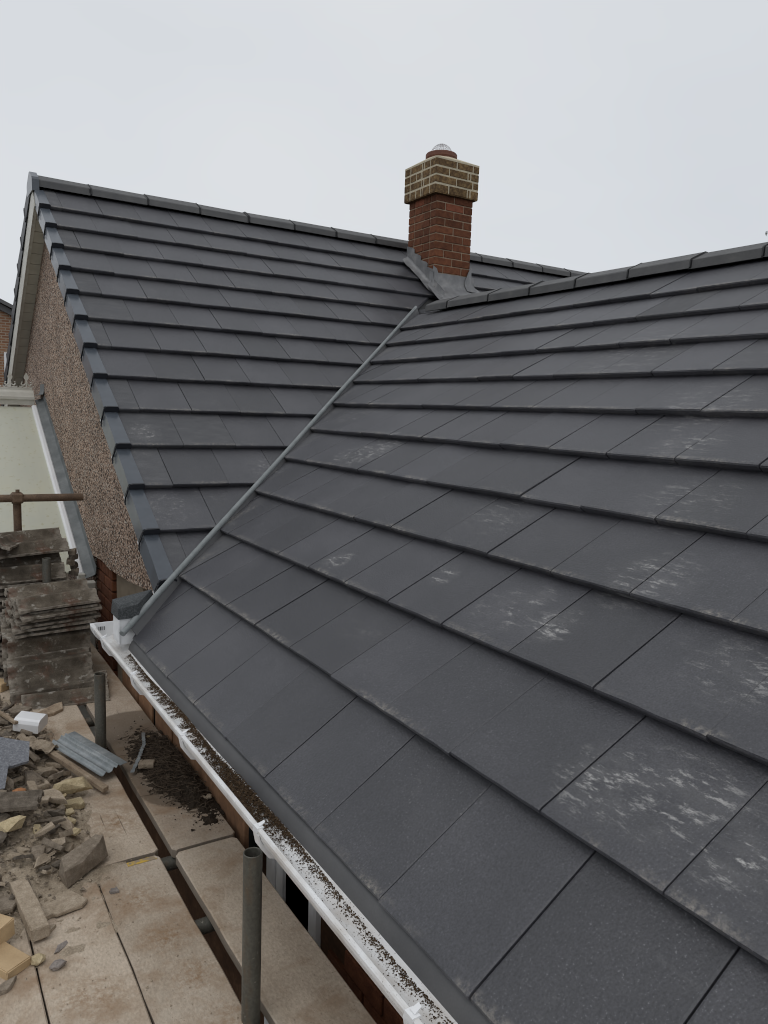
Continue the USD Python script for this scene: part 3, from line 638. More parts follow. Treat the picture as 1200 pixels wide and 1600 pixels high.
put('lead_side_flashing', sheet(grid), M_LEAD, chim, smooth=50)
for i in range(4):                                                             # stepped cover flashing let into the joints
    ya, yb = 5.385 + i * .118, 5.385 + i * .118 + .135
    zt = mz(ya) + .20
    xx = x0 - .009 - .001 * i
    p = [(ya - .004, mz(ya) + .07), (yb, mz(yb) + .05), (yb, zt + .03), (yb - .012, zt + .032), (ya + .02, zt - .002), (ya - .004, zt - .02)]
    put('lead_step', prism(p, xx - .004, xx, 0), M_LEAD, chim)
put('lead_corner', sheet([[(x0 - .012, 5.40, mz(5.4) + .22), (x0 + .02, 5.384, mz(5.39) + .20), (x0 + .055, 5.385, mz(5.39) + .12)], [(x0 - .022, 5.395, mz(5.4) + .1), (x0 + .01, 5.378, mz(5.39) + .09), (x0 + .05, 5.380, mz(5.39) + .06)], [(x0 - .045, 5.36, mz(5.36) + .045), (x0 + .0, 5.35, mz(5.35) + .045), (x0 + .05, 5.35, mz(5.35) + .045)]], .005), M_LEAD, chim, smooth=50)
put('lead_corner', sheet([[(x1 - .075, 5.383, mz(5.39) + .10), (x1 - .03, 5.382, mz(5.39) + .21), (x1 + .012, 5.396, mz(5.39) + .26)], [(x1 - .07, 5.379, mz(5.39) + .07), (x1 - .02, 5.376, mz(5.39) + .09), (x1 + .02, 5.392, mz(5.39) + .1)], [(x1 - .06, 5.35, mz(5.35) + .045), (x1 + .0, 5.34, mz(5.34) + .045), (x1 + .07, 5.34, mz(5.34) + .045)]], .005), M_LEAD, chim, smooth=50)

# ------------------------------------------------------------------ extension (roof in the foreground)
EXT = xform('house_extension', label='extension in front with wide dark grey flat-tiled roof slope and white gutter', category='house')
roofW = xform('roof', EXT)
WR = 3.66; offs = [0.0, -.17, -.035, -.185, -.02, -.16, -.04, -.17, -.03, -.18, -.03, -.16]
r = np.random.default_rng(8)
YN = -1.0
for k in range(11):
    s0 = GW * k
    zt = s0 * math.sin(TW); yv = (VP + VD * ((zt + .2) / VD[2]))[1]
    js = int(math.floor((YN - offs[k]) / .3)); yy = js * .3 + offs[k]
    while yy < yv + .2:
        gap = .0014 + abs(r.normal(0, .0010)) + (.0024 if r.random() < .45 else 0)
        m, org = place_tile('W', yy, k, .3 - gap, r)
        planes = []
        if m.bounds[1][1] > (VP + VD * ((zt - .05) / VD[2]))[1] - .6: planes.append((vh, vh @ VP + .008))
        if k == 10: planes.append((-Ws, -(WR + .10)))
        full = len(m.faces)
        if planes: m = trim(m, planes)
        yy += .3
        if len(m.faces) < 8: continue
        cutt = bool(planes) and k < 10 and m.area < .17
        put('tile', m, M_TILED if cutt and r.random() < .4 or (k == 9 and abs(yy - 1.86) < .2) else M_TILE, roofW, wear=worn('W', org))
put('underlay', slope_sheet([onW(YN, .03, -.10), VP + VD * .08 + vh * .01 - Wn * .10, VP + VD * (WR * math.sin(TW) + .05) / VD[2] + vh * .01 - Wn * .10, onW(YN, WR + .08, -.10)], Wn, .02), M_UNDER, roofW)
XRW = (WR + .15) * math.cos(TW); ZRW = (WR + .15) * math.sin(TW)
nr = np.array([math.sin(TW), 0, math.cos(TW)])
put('rear_slope', slope_sheet([(XRW, YN, ZRW - .035), (XRW, 5.2, ZRW - .035), (XRW * 2, 2.4, -.035), (XRW * 2, YN, -.035)], nr, .05), M_TILE, roofW)
edges = [-1.1, -.64, -.18, .27, .72, 1.165, 1.60, 2.05, 2.51, 2.965, 3.42, 3.89, 4.43, 4.76]
RWZ = ZRW + .026
for i in range(len(edges) - 1):
    g = .018; ln = edges[i + 1] - edges[i] - g
    m = moved(ridge_mesh(ln, r, 24), trs((0, 0, RWZ + r.normal(0, .002)), rz=90 + r.normal(0, .3)))
    m.apply_translation((XRW, edges[i] + g / 2, 0))
    if i == len(edges) - 2: m = trim(m, [((0, -1, 0), -4.745)])
    put('ridge_tile', m, M_RIDGE, roofW)
    for ln2, leg, dz, sk in ((.036, .138, -.002, .055), (.007, .150, .006, .05)):
        u = moved(ridge_mesh(ln2, r, 24, leg=leg, skirt=sk), trs((0, 0, RWZ + dz), rz=90)); u.apply_translation((XRW, edges[i + 1] - ln2 / 2, 0))
        if i < len(edges) - 2: put('ridge_union', u, M_UNION, roofW)
# valley trough: round central upstand with flanges under both cuts
va, vb = -.04, (ZRW - .03) / VD[2]
upn = (Wn + Mn); upn = upn - VD * (upn @ VD); upn /= np.linalg.norm(upn)
vpts = [VP + VD * t + upn * (.011 + .002 * math.sin(t * 3)) for t in np.linspace(va, vb, 30)]
valley = xform('valley', roofW)
put('valley_roll', tube(vpts, .0135, 14), M_GRP, valley, smooth=40)
put('valley_tray', sheet([[VP + VD * t - vh * .05 - Mn * .065, VP + VD * t - vh * .014 - Mn * .055, VP + VD * t - vh * .010 + upn * .002, VP + VD * t + upn * .004, VP + VD * t + vh * .010 + upn * .002, VP + VD * t + vh * .014 - Wn * .055, VP + VD * t + vh * .05 - Wn * .065] for t in np.linspace(va + .05, vb, 12)], .003), M_GUARD, valley)

# eaves guard, fascia
eg = []
for yy in np.linspace(YN, 2.36, 24):
    wv = .0015 * math.sin(yy * 3)
    eg.append([(.09, yy, -.050), (.034, yy, -.058), (.024, yy, -.066), (.0155 + wv, yy, -.088), (.0085 + wv, yy, -.108)])
put('eaves_guard', sheet(eg, .002), M_GUARD, EXT, smooth=60)
put('fascia', cbox((.042, YN, -.25), (.06, 2.42, -.075), .002), M_WHITE, EXT)
put('soffit', cbox((.062, YN, -.25), (.30, 2.42, -.24), .002), M_WHITE, EXT)
# wall below the eaves: bricks, a window low down, panels
put('wall_core', cbox((.33, YN, GZ), (.45, 2.46, -.252), .002), M_LOWWALL, EXT)
for row in range(12):
    z0 = -1.36 + row * .075
    yy = -.62 + (.1125 if row % 2 else 0)
    while yy < 1.56:
        inwin = yy + .21 > 1.12 and yy < 1.55
        if not inwin and z0 + .065 < -.253:
            put('brick', cbox((.318 + r.uniform(-.003, .003), yy, z0), (.36, yy + .2155, z0 + .065), .003), M_BRICK, EXT)
        yy += .225
win = xform('window', EXT)
for lo, hi in (((.305, 1.46, -1.9), (.36, 1.53, -.40)), ((.305, 1.13, -1.9), (.36, 1.18, -.40)), ((.307, 1.18, -.455), (.358, 1.46, -.40)), ((.311, 1.405, -1.9), (.35, 1.455, -.457))):
    put('frame', cbox(lo, hi, .006), M_WHITE, win)
put('pane', cbox((.33, 1.18, -1.9), (.338, 1.405, -.457), .001), M_DARK, win)
for i, (ya, yb) in enumerate([(1.535, 1.99), (1.995, 2.44), (2.445, 2.72), (2.80, 3.06), (3.065, 3.40)]):
    put('wall_panel', cbox((.222 + .006 * (i % 2), ya, -.75), (.24, yb, -.252 - .01 * (i % 3)), .003), M_OSB, EXT)
put('panel_batten', cbox((.243, 1.6, -.75), (.30, 3.4, -.26), .004), M_DARK, EXT)
# gutter
gut = xform('gutter', EXT)
GY0, GY1, GX, GZT = YN, 2.625, -.090, -.050
GXB = .039; GC, GR, GD = (GX + GXB) / 2, (GXB - GX) / 2, .064
def arc(rx_, d_, a0, a1, n=14): return [(GC + rx_ * math.cos(a), GZT + d_ * math.sin(a)) for a in np.linspace(a0, a1, n)]
def flat(pts): return [(x_, max(z_, GZT - .060)) for x_, z_ in pts]
def gprofile():
    lip = [(GX + .0105, GZT - .004), (GX + .0105, GZT + .002), (GX + .008, GZT + .004), (GX + .001, GZT + .004), (GX - .002, GZT + .001), (GX - .002, GZT - .007)]
    return lip + arc(GR, GD, PI + .10, 2 * PI - .02) + [(GXB, GZT + .012), (GXB - .0025, GZT + .012)] + arc(GR - .0026, GD - .0026, 2 * PI - .02, PI + .06)
put('gutter_channel', prism(gprofile(), GY0, GY1, 1), M_GUTTER, gut, smooth=35)
endp = [(GX - .005, GZT + .008), (GXB, GZT + .008)] + arc(GR + .004, GD + .006, 2 * PI, PI, 16)[1:]
put('stop_end', prism(endp[::-1], GY1 - .002, GY1 + .006, 1), M_WHITE, gut)
put('stop_end_lip', prism(arc(GR + .0045, GD + .0055, PI, 2 * PI, 16) + arc(GR + .0005, GD + .0005, 2 * PI, PI, 16), GY1 - .06, GY1 - .0025, 1), M_WHITE, gut, smooth=35)
put('stop_end_lip', cbox((GX - .006, GY1 - .06, GZT - .002), (GX + .012, GY1 - .0025, GZT + .0065), .002), M_WHITE, gut)
lab = put('barcode_label', cbox((-.062, GY1 - .0035, -.082), (-.030, GY1 - .0026, -.056), .0002), M_WHITE, gut)
for i, w_ in enumerate([.002, .001, .003, .001, .002, .002, .001, .003]):
    put('barcode_bar', cbox((-.060 + i * .0036, GY1 - .0041, -.078), (-.060 + i * .0036 + w_, GY1 - .0036, -.060), .0001), M_INK, gut)
for yb in (2.40, 1.89, 1.285, .685, .02, -.55):
    bp = arc(GR + .001, GD + .001, PI + .06, 2 * PI - .05) + [(GXB, GZT - .075), (GXB - .02, GZT - .085), (GC, GZT - .088), (GX + .025, GZT - .075), (GX + .004, GZT - .045), (GX - .003, GZT - .012)]
    m1 = prism(bp, yb - .018, yb + .018, 1)
    m2 = hull([(x_, y_, z_) for x_, z_ in ((GX - .005, GZT - .006), (GX - .004, GZT + .006), (GX + .013, GZT + .0065), (GX + .015, GZT + .0045), (GX + .010, GZT + .0045)) for y_ in (yb - .012, yb + .012)])
    m3_ = hull([(GX + .008, yb - .006, GZT + .004), (GX + .020, yb - .004, GZT + .014), (GX + .010, yb + .012, GZT + .004), (GX + .022, yb + .008, GZT + .013), (GX + .004, yb - .007, GZT + .008), (GX + .004, yb + .007, GZT + .008)])
    put('bracket', join(m1, m2, m3_), M_WHITE, gut)
# leaf mould and grit washed into the gutter: uncountable
r = np.random.default_rng(21)
def grains(pts, sz, r):
    base = np.array([(1, 0, 0), (-.5, .87, 0), (-.5, -.87, 0), (0, 0, .9), (0.1, 0, -.6)])
    bf = np.array([(0, 1, 3), (1, 2, 3), (2, 0, 3), (1, 0, 4), (2, 1, 4), (0, 2, 4)])
    vs, fs = [], []
    for i, p in enumerate(pts):
        s = sz[i] * r.uniform(.6, 1.3, 3) * (1, 1, .7); a = r.uniform(0, 2 * PI); R_ = np.array([[math.cos(a), -math.sin(a), 0], [math.sin(a), math.cos(a), 0], [0, 0, 1]])
        vs.append((base * s) @ R_.T + p); fs.append(bf + i * 5)
    return trimesh.Trimesh(np.vstack(vs), np.vstack(fs), process=False)
gp_, gs_ = [], []
def zfl(x_): return GZT - (GD - .0026) * math.sqrt(max(0, 1 - ((x_ - GC) / (GR - .0026)) ** 2))
for i in range(46000):
    yy = r.uniform(-.35, 2.3)
    heap = math.exp(-((yy - .95) / .26) ** 2)
    tail = .50 * math.exp(-((yy - 1.55) / .45) ** 2) + .10 + .07 * math.sin(yy * 9) ** 2
    if r.random() > max(heap, tail): continue
    tooth = .5 + .5 * math.sin(yy * 110 + 2.5 * math.sin(yy * 31))
    if r.random() < heap * .85: back_x = r.uniform(-.052, .006) if r.random() < .8 else r.normal(-.045, .012)
    else: back_x = .004 - .004 * math.sin(yy * 7) - abs(r.normal(0, 1)) * (.006 + .020 * tooth * min(1, tail * 2))
    if back_x < GX + .02 or back_x > .009: continue
    gp_.append((back_x, yy, zfl(back_x) + r.uniform(0, .012) * heap * (back_x > -.05) + .0008)); gs_.append(r.uniform(.0011, .0030) * (1 + .35 * heap))
for i in range(1500):
    back_x = r.uniform(GX + .022, .008); gp_.append((back_x, r.uniform(-.4, 2.35), zfl(back_x) + .0006)); gs_.append(r.uniform(.0006, .0019))
put('gutter_debris', grains(np.array(gp_), np.array(gs_), r), M_MOULD, kind='stuff', label='dark leaf mould and grit lying along the white gutter', category='debris')

# ------------------------------------------------------------------ scaffold
ZB = -.60
def board(x0, x1, y0, y1, z=ZB, material=M_BOARD, warp=.003, seed=0, rz=0.0):
    rr = np.random.default_rng(100 + seed); n = 26; rings = []; w = x1 - x0; t = .037; c = .004
    for i, yy in enumerate(np.linspace(y0, y1, n)):
        e = rr.normal(0, .0009, 2); dz = warp * math.sin((yy - y0) * 1.3 + seed); inset = .012 if i in (0, n - 1) else 0
        if i == 1: yy = y0 + .015
        if i == n - 2: yy = y1 - .015
        a, b = x0 + e[0] + inset, x1 + e[1] - inset
        rings.append([(a, yy, z - t + c + dz), (a, yy, z - c + dz), (a + c, yy, z + dz), (a + w * .5, yy, z + dz + .0006), (b - c, yy, z + dz), (b, yy, z - c + dz), (b, yy, z - t + c + dz), (b - c, yy, z - t + dz), (a + c, yy, z - t + dz)])
    return loft(rings)
def sboard(x0, x1, y0, y1, seed, label, material=M_BOARD, band=None, z=ZB):
    t = xform('scaffold_board', label=label, category='scaffold board', group=None)
    put('plank', board(x0, x1, y0, y1, z, material, seed=seed, warp=.0015), material, t)
    if band is not None:
        ya, yb_, xa, xb = band
        zz = z + .0015 * math.sin((ya - y0) * 1.3 + seed) + .0022
        put('paint_band', sheet([[(xa, ya, zz), (xb, ya, zz)], [(xa, yb_, zz), (xb - .01, yb_, zz)]], .0012), M_BAND, t)
    return t
sboard(-.293, -.080, -1.6, 1.575, 1, 'dusty near scaffold board with yellow paint on its far end', band=(1.550, 1.572, -.190, -.092))
sboard(-.520, -.297, -1.6, 1.625, 2, 'dusty near scaffold board second from the yellow-ended one, rubble over its rounded end')
sboard(-.748, -.525, -1.6, 2.3, 3, 'scaffold board at the bottom left corner beneath the tan timber offcut')
sboard(-.975, -.752, -1.6, 3.0, 4, 'outermost scaffold board at the lower left edge under the rubble')
sboard(-.030, .197, -1.6, 1.553, 5, 'clean tan scaffold board beside the near scaffold tube, closest to the gutter', material=M_BOARD)
sboard(-.030, .205, 1.572, 4.4, 6, 'damp scaffold board carrying the heap of dark soil', material=M_BOARDW, z=ZB)
sboard(-.299, -.074, 1.592, 4.4, 7, 'far scaffold board under the corrugated metal strip and the tile stack', z=ZB)
sboard(-.525, -.304, 1.645, 4.4, 8, 'far scaffold board buried under most of the rubble', z=ZB)
sboard(-.752, -.530, 2.32, 4.6, 9, 'far scaffold board at the left edge behind the felt offcuts', z=ZB)
def standard(x, y, zt, zb, label, lean=(0, 0), name='scaffold_pole', material=M_POLE, ri=.0205):
    return put(name, pipe((x - lean[0], y - lean[1], zb), (x, y, zt), .0242, ri), material, smooth=40, label=label, category='scaffold pole')
standard(-.078, .736, -.142, GZ, 'weathered upright scaffold tube in front, beside the gutter bracket')
standard(-.072, 2.545, -.255, GZ, 'upright scaffold tube in the middle, beside the damp soil heap')
standard(-.092, 3.90, .028, GZ, 'short upright scaffold tube poking out between the two tile stacks')
standard(-.190, 4.365, .365, GZ, 'rusty upright scaffold tube holding the guard rail by the conservatory', material=M_RUST)
rail = xform('scaffold_rail', label='rusty horizontal scaffold guard rail in front of the conservatory roof', category='scaffold pole')
put('tube', pipe((-2.2, 4.325, .360), (.198, 4.325, .338), .0242, .0205), M_RUST, rail, smooth=40)
put('coupler', join(cbox((-.226, 4.295, .310), (-.154, 4.39, .376), .012), tube([(-.190, 4.325, .368), (-.190, 4.325, .396)], .012, 8), tube([(-.22, 4.365, .335), (-.16, 4.365, .335)], .033, 12)), M_RUST, rail)
for yy, lab in ((1.60, 'scaffold transom tube under the meeting board ends'), (3.0, 'scaffold transom tube under the far boards by the tile stack'), (1.22, 'scaffold transom tube under the near boards, just in front of the yellow paint'), (.15, 'scaffold transom tube crossing under the near boards')):
    put('scaffold_transom', pipe((-1.3, yy, ZB - .037 - .026), (.20, yy, ZB - .037 - .026), .0242, .0205), M_POLE, smooth=40, label=lab, category='scaffold pole')
put('scaffold_ledger', pipe((-.22, -1.8, ZB - .115), (-.22, 4.6, ZB - .115), .0242, .0205), M_RUST, smooth=40, label='long rusty scaffold ledger tube running under the boards', category='scaffold pole')

# ------------------------------------------------------------------ conservatory beside the gable
CONS = xform('conservatory', label='conservatory with opal roof sheets and cream ridge cresting against the gable', category='conservatory')
cs = .549
def cz(yv): return .905 - (6.55 - yv) * cs
nc = np.array([0, -math.sin(math.atan(cs)), math.cos(math.atan(cs))])
xs = [.186, -.50, -1.15, -1.8, -2.45]
for a, b in zip(xs[:-1], xs[1:]):
    put('roof_sheet', slope_sheet([(a, 6.55, cz(6.55) - .012), (b, 6.55, cz(6.55) - .012), (b, 4.55, cz(4.55) - .012), (a, 4.55, cz(4.55) - .012)], nc, .016), M_POLY, CONS)
for i, xx in enumerate(xs):
    w = .046; a0 = xx if i == 0 else xx - .023
    gb = hull([(x_, yy, cz(yy) + z_) for yy in (6.53, 4.5) for x_, z_ in ((a0, -.012), (a0, .006), (a0 + .012, .018), (a0 + w - .012, .018), (a0 + w, .006), (a0 + w, -.012))])
    put('glazing_bar', gb, M_CREAM if i else M_WHITE, CONS)
    put('bar_end_cap', cbox((a0 - .004, 4.47, cz(4.49) - .03), (a0 + w + .004, 4.51, cz(4.49) + .018), .006), M_CREAM, CONS)
put('ridge_beam', hull([(x_, 6.60 + yy, .985 + z_) for x_ in (-2.5, .212) for yy, z_ in ((-.055, -.075), (-.065, -.02), (-.045, -.012), (-.04, .035), (-.015, .055), (.02, .055), (.05, -.02), (.06, -.075))]), M_CREAM, CONS)
put('ridge_strip', cbox((-2.5, 6.526, .955), (.216, 6.545, .985), .004), M_CREAM, CONS)
put('cresting_rail', cbox((-2.5, 6.592, 1.038), (.205, 6.604, 1.062), .003), M_CREAM, CONS)
def finial(cx):
    def blob(pts): return prism(pts, 6.593, 6.603, 1)
    spear = [(0, .135), (.010, .118), (.020, .098), (.017, .082), (.007, .072), (.006, .055), (.011, .05), (.006, .044), (.007, .008), (.02, 0), (-.02, 0), (-.007, .008), (-.006, .044), (-.011, .05), (-.006, .055), (-.007, .072), (-.017, .082), (-.020, .098), (-.010, .118)]
    curl = []
    m = [prism([(cx + x_, 1.058 + z_) for x_, z_ in reversed(spear)], 6.592, 6.604, 1)]
    for sg in (-1, 1):
        pts = [(cx + sg * .006, 1.10), (cx + sg * .018, 1.085), (cx + sg * .032, 1.082), (cx + sg * .042, 1.094), (cx + sg * .040, 1.108), (cx + sg * .030, 1.110)]
        m.append(tube([(p[0], 6.598, p[1]) for p in pts], [.0045, .006, .007, .007, .006, .004], 8))
        pts = [(cx + sg * .008, 1.062), (cx + sg * .03, 1.070), (cx + sg * .05, 1.066), (cx + sg * .058, 1.074)]
        m.append(tube([(p[0], 6.598, p[1]) for p in pts], .005, 8))
    return join(*m)
xx = .158
while xx > -2.4:
    put('cresting_finial', finial(xx), M_CREAM, CONS); xx -= .131
put('lead_flashing', sheet([[(.228, yy, cz(yy) + .012), (.262, yy, cz(yy) + .022), (.292, yy, cz(yy) + .035), (.2965, yy, cz(yy) + .060 + .006 * math.sin(yy * 5)), (.2975, yy, cz(yy) + .085 + .006 * math.sin(yy * 9))] for yy in np.linspace(4.45, 6.62, 16)], .003), M_LEADD, CONS, smooth=50)
put('lead_flashing', sheet([[(.236, yy, 1.0), (.285, yy, 1.01), (.2955, yy, 1.04), (.2965, yy, 1.10)] for yy in np.linspace(6.56, 6.80, 4)], .003), M_LEADD, CONS, smooth=50)
put('wall_plate', cbox((-2.5, 4.40, cz(4.5) - .16), (.29, 4.46, cz(4.5) - .03), .01), M_CREAM, CONS)
put('side_frame', cbox((-2.5, 4.44, GZ), (.29, 4.50, cz(4.5) - .165), .01), M_CREAM, CONS)

# ------------------------------------------------------------------ neighbouring house, far left
def far(m, k=1.8):
    m = m.copy(); v = m.vertices; z0 = v[:, 2] <= GZ + .01; m.vertices = EYE + (v - EYE) * k; m.vertices[z0, 2] = GZ; return m
NB = xform('neighbour_house', label='brick neighbour house far behind at the left edge, behind the conservatory', category='house')
fx, fy = .83, 12.95
gpoly = [(-4.5, GZ), (fx + 1.4, GZ), (fx + 1.4, 1.72), (-1.2, 3.28), (-4.5, 1.2)]
put('wall', far(prism(gpoly, fy, fy + 6, 1)), M_FARBRICK, NB)
put('roof', far(join(hull([(x_, yy, z_) for yy in (fy - .12, fy + 6.1) for x_, z_ in ((-1.2, 3.28 + .02), (-1.2, 3.36), (fx + 1.7, 1.54 + .02), (fx + 1.7, 1.62))]), hull([(x_, yy, z_) for yy in (fy - .12, fy + 6.1) for x_, z_ in ((-1.2, 3.3), (-1.2, 3.37), (-4.8, 1.03), (-4.8, 1.10))]))), M_RIDGE, NB)
put('bargeboard', far(hull([(x_, yy, z_) for yy in (fy - .06, fy - .01) for x_, z_ in ((-1.2, 3.20), (-1.2, 3.295), (fx + 1.65, 1.47), (fx + 1.65, 1.565))])), M_RIDGE, NB)
wn = xform('window', NB)
wx0, wx1, wz0, wz1 = .620, 1.55, 1.14, 1.70
for lo, hi in (((wx0, fy - .03, wz0), (wx0 + .055, fy + .03, wz1)), ((wx1 - .055, fy - .03, wz0), (wx1, fy + .03, wz1)), ((wx0, fy - .028, wz1 - .05), (wx1, fy + .028, wz1)), ((wx0, fy - .035, wz0 - .03), (wx1, fy + .03, wz0 + .05)), ((wx0 + .05, fy - .02, 1.44), (wx1 - .05, fy + .01, 1.462))):
    put('frame', far(cbox(lo, hi, .006)), M_WHITE, wn)
put('pane', far(cbox((wx0 + .04, fy - .012, wz0), (wx1 - .04, fy - .006, wz1), .001)), M_DARK, wn)

# ------------------------------------------------------------------ tree far right, one twig reaching into the frame
TREE = xform('tree', label='far tree behind the roof, its dark twig tip showing at the right edge', category='tree')
r = np.random.default_rng(3)
tdir = np.array([.968, .622, .251]); tip = EYE + tdir * 13.0
tc_ = tip + np.array([1.6, -1.25, -.75])
put('trunk', tube([(tc_[0], tc_[1], GZ), (tc_[0] + .1, tc_[1], 0), (tc_[0], tc_[1] + .1, tc_[2] - .5), tuple(tc_ + (0, 0, .8))], [.2, .16, .11, .04], 10), M_BARK, TREE, smooth=60)
limbs, leaf_at = [], []
for i in range(34):
    dv = r.normal(size=3); dv[2] = abs(dv[2]) * .8 - .1; dv /= np.linalg.norm(dv)
    e = tc_ + dv * (1.6, 1.6, 1.3) * r.uniform(.6, 1)
    st_ = tc_ + (0, 0, r.uniform(-1.2, .4)); mid = (st_ + e) / 2 + r.normal(0, .1, 3)
    limbs.append(tube([st_, mid, e], [.035, .02, .006], 5)); leaf_at += [mid + (e - mid) * t + r.normal(0, .14, 3) for t in r.uniform(.1, 1.05, 60)]
limbs.append(tube([tc_, tip + (.9, -.7, -.2), tip + (.25, -.2, .0), tip], [.03, .02, .01, .005], 5))
leaf_at += [tip + np.array([.25, -.2, .0]) * t + r.normal(0, .02, 3) for t in (0, .2, .5, .8, 1.1, 1.5)]
lv, lf = [], []
for i, p in enumerate(leaf_at):
    a, b = r.normal(size=3), r.normal(size=3); a /= np.linalg.norm(a); b -= a * (a @ b); b /= np.linalg.norm(b)
    lv += [p - a * .045, p + b * .022, p + a * .045, p - b * .022]; lf += [(4 * i, 4 * i + 1, 4 * i + 2), (4 * i, 4 * i + 2, 4 * i + 3)]
put('limbs', join(*limbs), M_BARK, TREE)
put('crown', trimesh.Trimesh(np.array(lv), np.array(lf), process=False), M_LEAF, TREE)

# ------------------------------------------------------------------ stacked old roof tiles
r = np.random.default_rng(17)
def old_tile(L_=.42, W=.33, r=r, amp=.036, chip=True):
    """Old interlocking double-roll tile: length along x, width along y, rolls up."""
    nu, nl = 30, 7; th = .0125; top, bot = [], []
    us = np.linspace(0, W, nu)
    def h(u):
        q = u / W
        return amp * (math.exp(-((q - .26) / .085) ** 2) + math.exp(-((q - .78) / .085) ** 2)) + .007 * (q > .95) - .004 * (q < .05)
    rings = []
    for i in range(nl):
        x_ = L_ * i / (nl - 1); ring = []
        jag = [r.normal(0, .002) if i in (0, nl - 1) else 0 for _ in us]
        for u, j in zip(us, jag): ring.append((x_ + j, u - W / 2, h(u) + r.normal(0, .0006)))
        for u, j in zip(us[::-1], jag[::-1]): ring.append((x_ + j, u - W / 2, h(u) - th - (.006 if i in (0,) else 0)))
        rings.append(ring)
    s = np.asarray(rings); k, n = s.shape[:2]; v = s.reshape(-1, 3); f = []
    for i in range(k - 1):
        for j in range(n):
            a, b = i * n + j, i * n + (j + 1) % n; f += [(a, b, b + n), (a, b + n, a + n)]
    for i, fl_ in ((0, False), (k - 1, True)):
        for j in range(nu - 1):
            a, b, c, d_ = i * n + j, i * n + j + 1, i * n + n - 2 - j, i * n + n - 1 - j
            f += [(a, c, b), (a, d_, c)] if fl_ else [(a, b, c), (a, c, d_)]
    m = fixed(v, f); m.vertices -= (L_ / 2, 0, 0)
    return m
def place_old(T, label, group=None):
    p = numbered('/World/old_roof_tile')
    v, f, n = meshkit.arrays(old_tile(r=r), False)
    m = usdkit.mesh(stage, p, (v, f), M_OLD)
    wr = np.clip((np.maximum(np.abs(v[:, 1]) / .165, np.abs(v[:, 0]) / .21) - .96) / .035, 0, 1)
    UsdGeom.PrimvarsAPI(m).CreatePrimvar('wear', Sdf.ValueTypeNames.FloatArray, 'vertex').Set(Vt.FloatArray.FromNumpy(wr.astype(np.float32)))
    m.AddTransformOp().Set(Gf.Matrix4d(*[float(x_) for x_ in np.asarray(T).T.ravel()]))
    tag(m.GetPrim(), label, 'roof tile', group)
# on-edge rank at the bottom of the front stack
for i in range(9):
    lean = 66 + r.normal(0, 1.5)
    lab = 'broad weathered face of the foremost upright tile in the front stack' if i == 0 else 'old tile standing on edge, packed behind others in the front stack'
    place_old(trs((-.145 + r.normal(0, .008), 3.47 + .062 * i, -.428 + r.normal(0, .003)), rz=r.normal(0, 1.2), rx=lean), lab, None if i == 0 else 'upright tiles in the front stack')
place_old(trs((-.155, 3.345, -.522), rz=-3, rx=38, ry=-2.5), 'leaning old tile with soil on it at the foot of the front stack')
place_old(trs((-.10, 3.27, -.568), rz=-9, rx=8, ry=-1), 'old tile lying flat on the boards below the leaning one')
# flat tiles on top of them
for i in range(7):
    lab = 'topmost flat old tile of the front stack, mossy with a pale corner' if i == 6 else 'flat old tile lying in the upper layers of the front stack'
    place_old(trs((-.115 + r.normal(0, .010), 3.60 + r.normal(0, .008), -.262 + i * .0235), rz=6 + r.normal(0, 2.5), rx=7.5 + r.normal(0, .7), ry=-1.2), lab, None if i == 6 else 'flat tiles in the front stack')
for i in range(9):
    place_old(trs((-.47 + r.normal(0, .012), 3.92 + r.normal(0, .015), -.56 + i * .027), rz=80 + r.normal(0, 3), rx=r.normal(0, 1)), 'old tile in the low dark pile left of the front stack', 'tiles in the low pile')
# rear stack
for i in range(13):
    lab = 'old tile lying in the lower rear stack beside the pebbledash wall'
    place_old(trs((-.185 + r.normal(0, .02), 4.12 + r.normal(0, .02), -.56 + i * .036), rz=4 + r.normal(0, 3), rx=r.normal(0, 2)), lab, 'tiles in the rear stack')
place_old(trs((-.195, 4.06, -.010), rz=3, rx=34), 'pale-edged old tile tilted towards the front on the rear stack')
place_old(trs((-.165, 4.15, .090), rz=5, rx=14, ry=-2.0), 'uppermost tilted old tile on the rear stack under the rail')
place_old(trs((-.37, 4.12, .115), rz=70, rx=5, ry=4), 'short old tile end sticking up beside the rusty upright on the rear stack')
OFFCUTS = True

# ------------------------------------------------------------------ rubble on the boards
r = np.random.default_rng(29)
def hmound(x_, y_):
    a = .085 * math.exp(-((x_ + .60) / .24) ** 2 - ((y_ - 2.15) / .50) ** 2) + .05 * math.exp(-((x_ + .47) / .12) ** 2 - ((y_ - 1.82) / .22) ** 2) + .06 * math.exp(-((x_ + .5) / .16) ** 2 - ((y_ - 2.8) / .4) ** 2) - .008
    return a
nx_, ny_ = 60, 110; X = np.linspace(-.96, -.16, nx_); Y = np.linspace(1.2, 3.5, ny_)
P = np.array([(x_, y_, 0) for y_ in Y for x_ in X])
nz = 2 * cfbm(P * 14) * .010 + 2 * cfbm(P * 45 + 7) * .005
P[:, 2] = [ZB + max(hmound(x_, y_) + n_, -.03) for (x_, y_, _), n_ in zip(P, nz)]
F = []
for i in range(ny_ - 1):
    for j in range(nx_ - 1):
        a = i * nx_ + j; q = [a, a + 1, a + nx_ + 1, a + nx_]
        if max(P[q, 2]) > ZB - .004: F += [(a, a + 1, a + nx_ + 1), (a, a + nx_ + 1, a + nx_)]
put('mortar_dust_heap', trimesh.Trimesh(P, F, process=False), M_GRIT, smooth=True, kind='stuff', label='beige mortar dust and crumbs heaped over the far scaffold boards', category='rubble')
def ground_h(x_, y_): return ZB + max(hmound(x_, y_) + .003, 0)
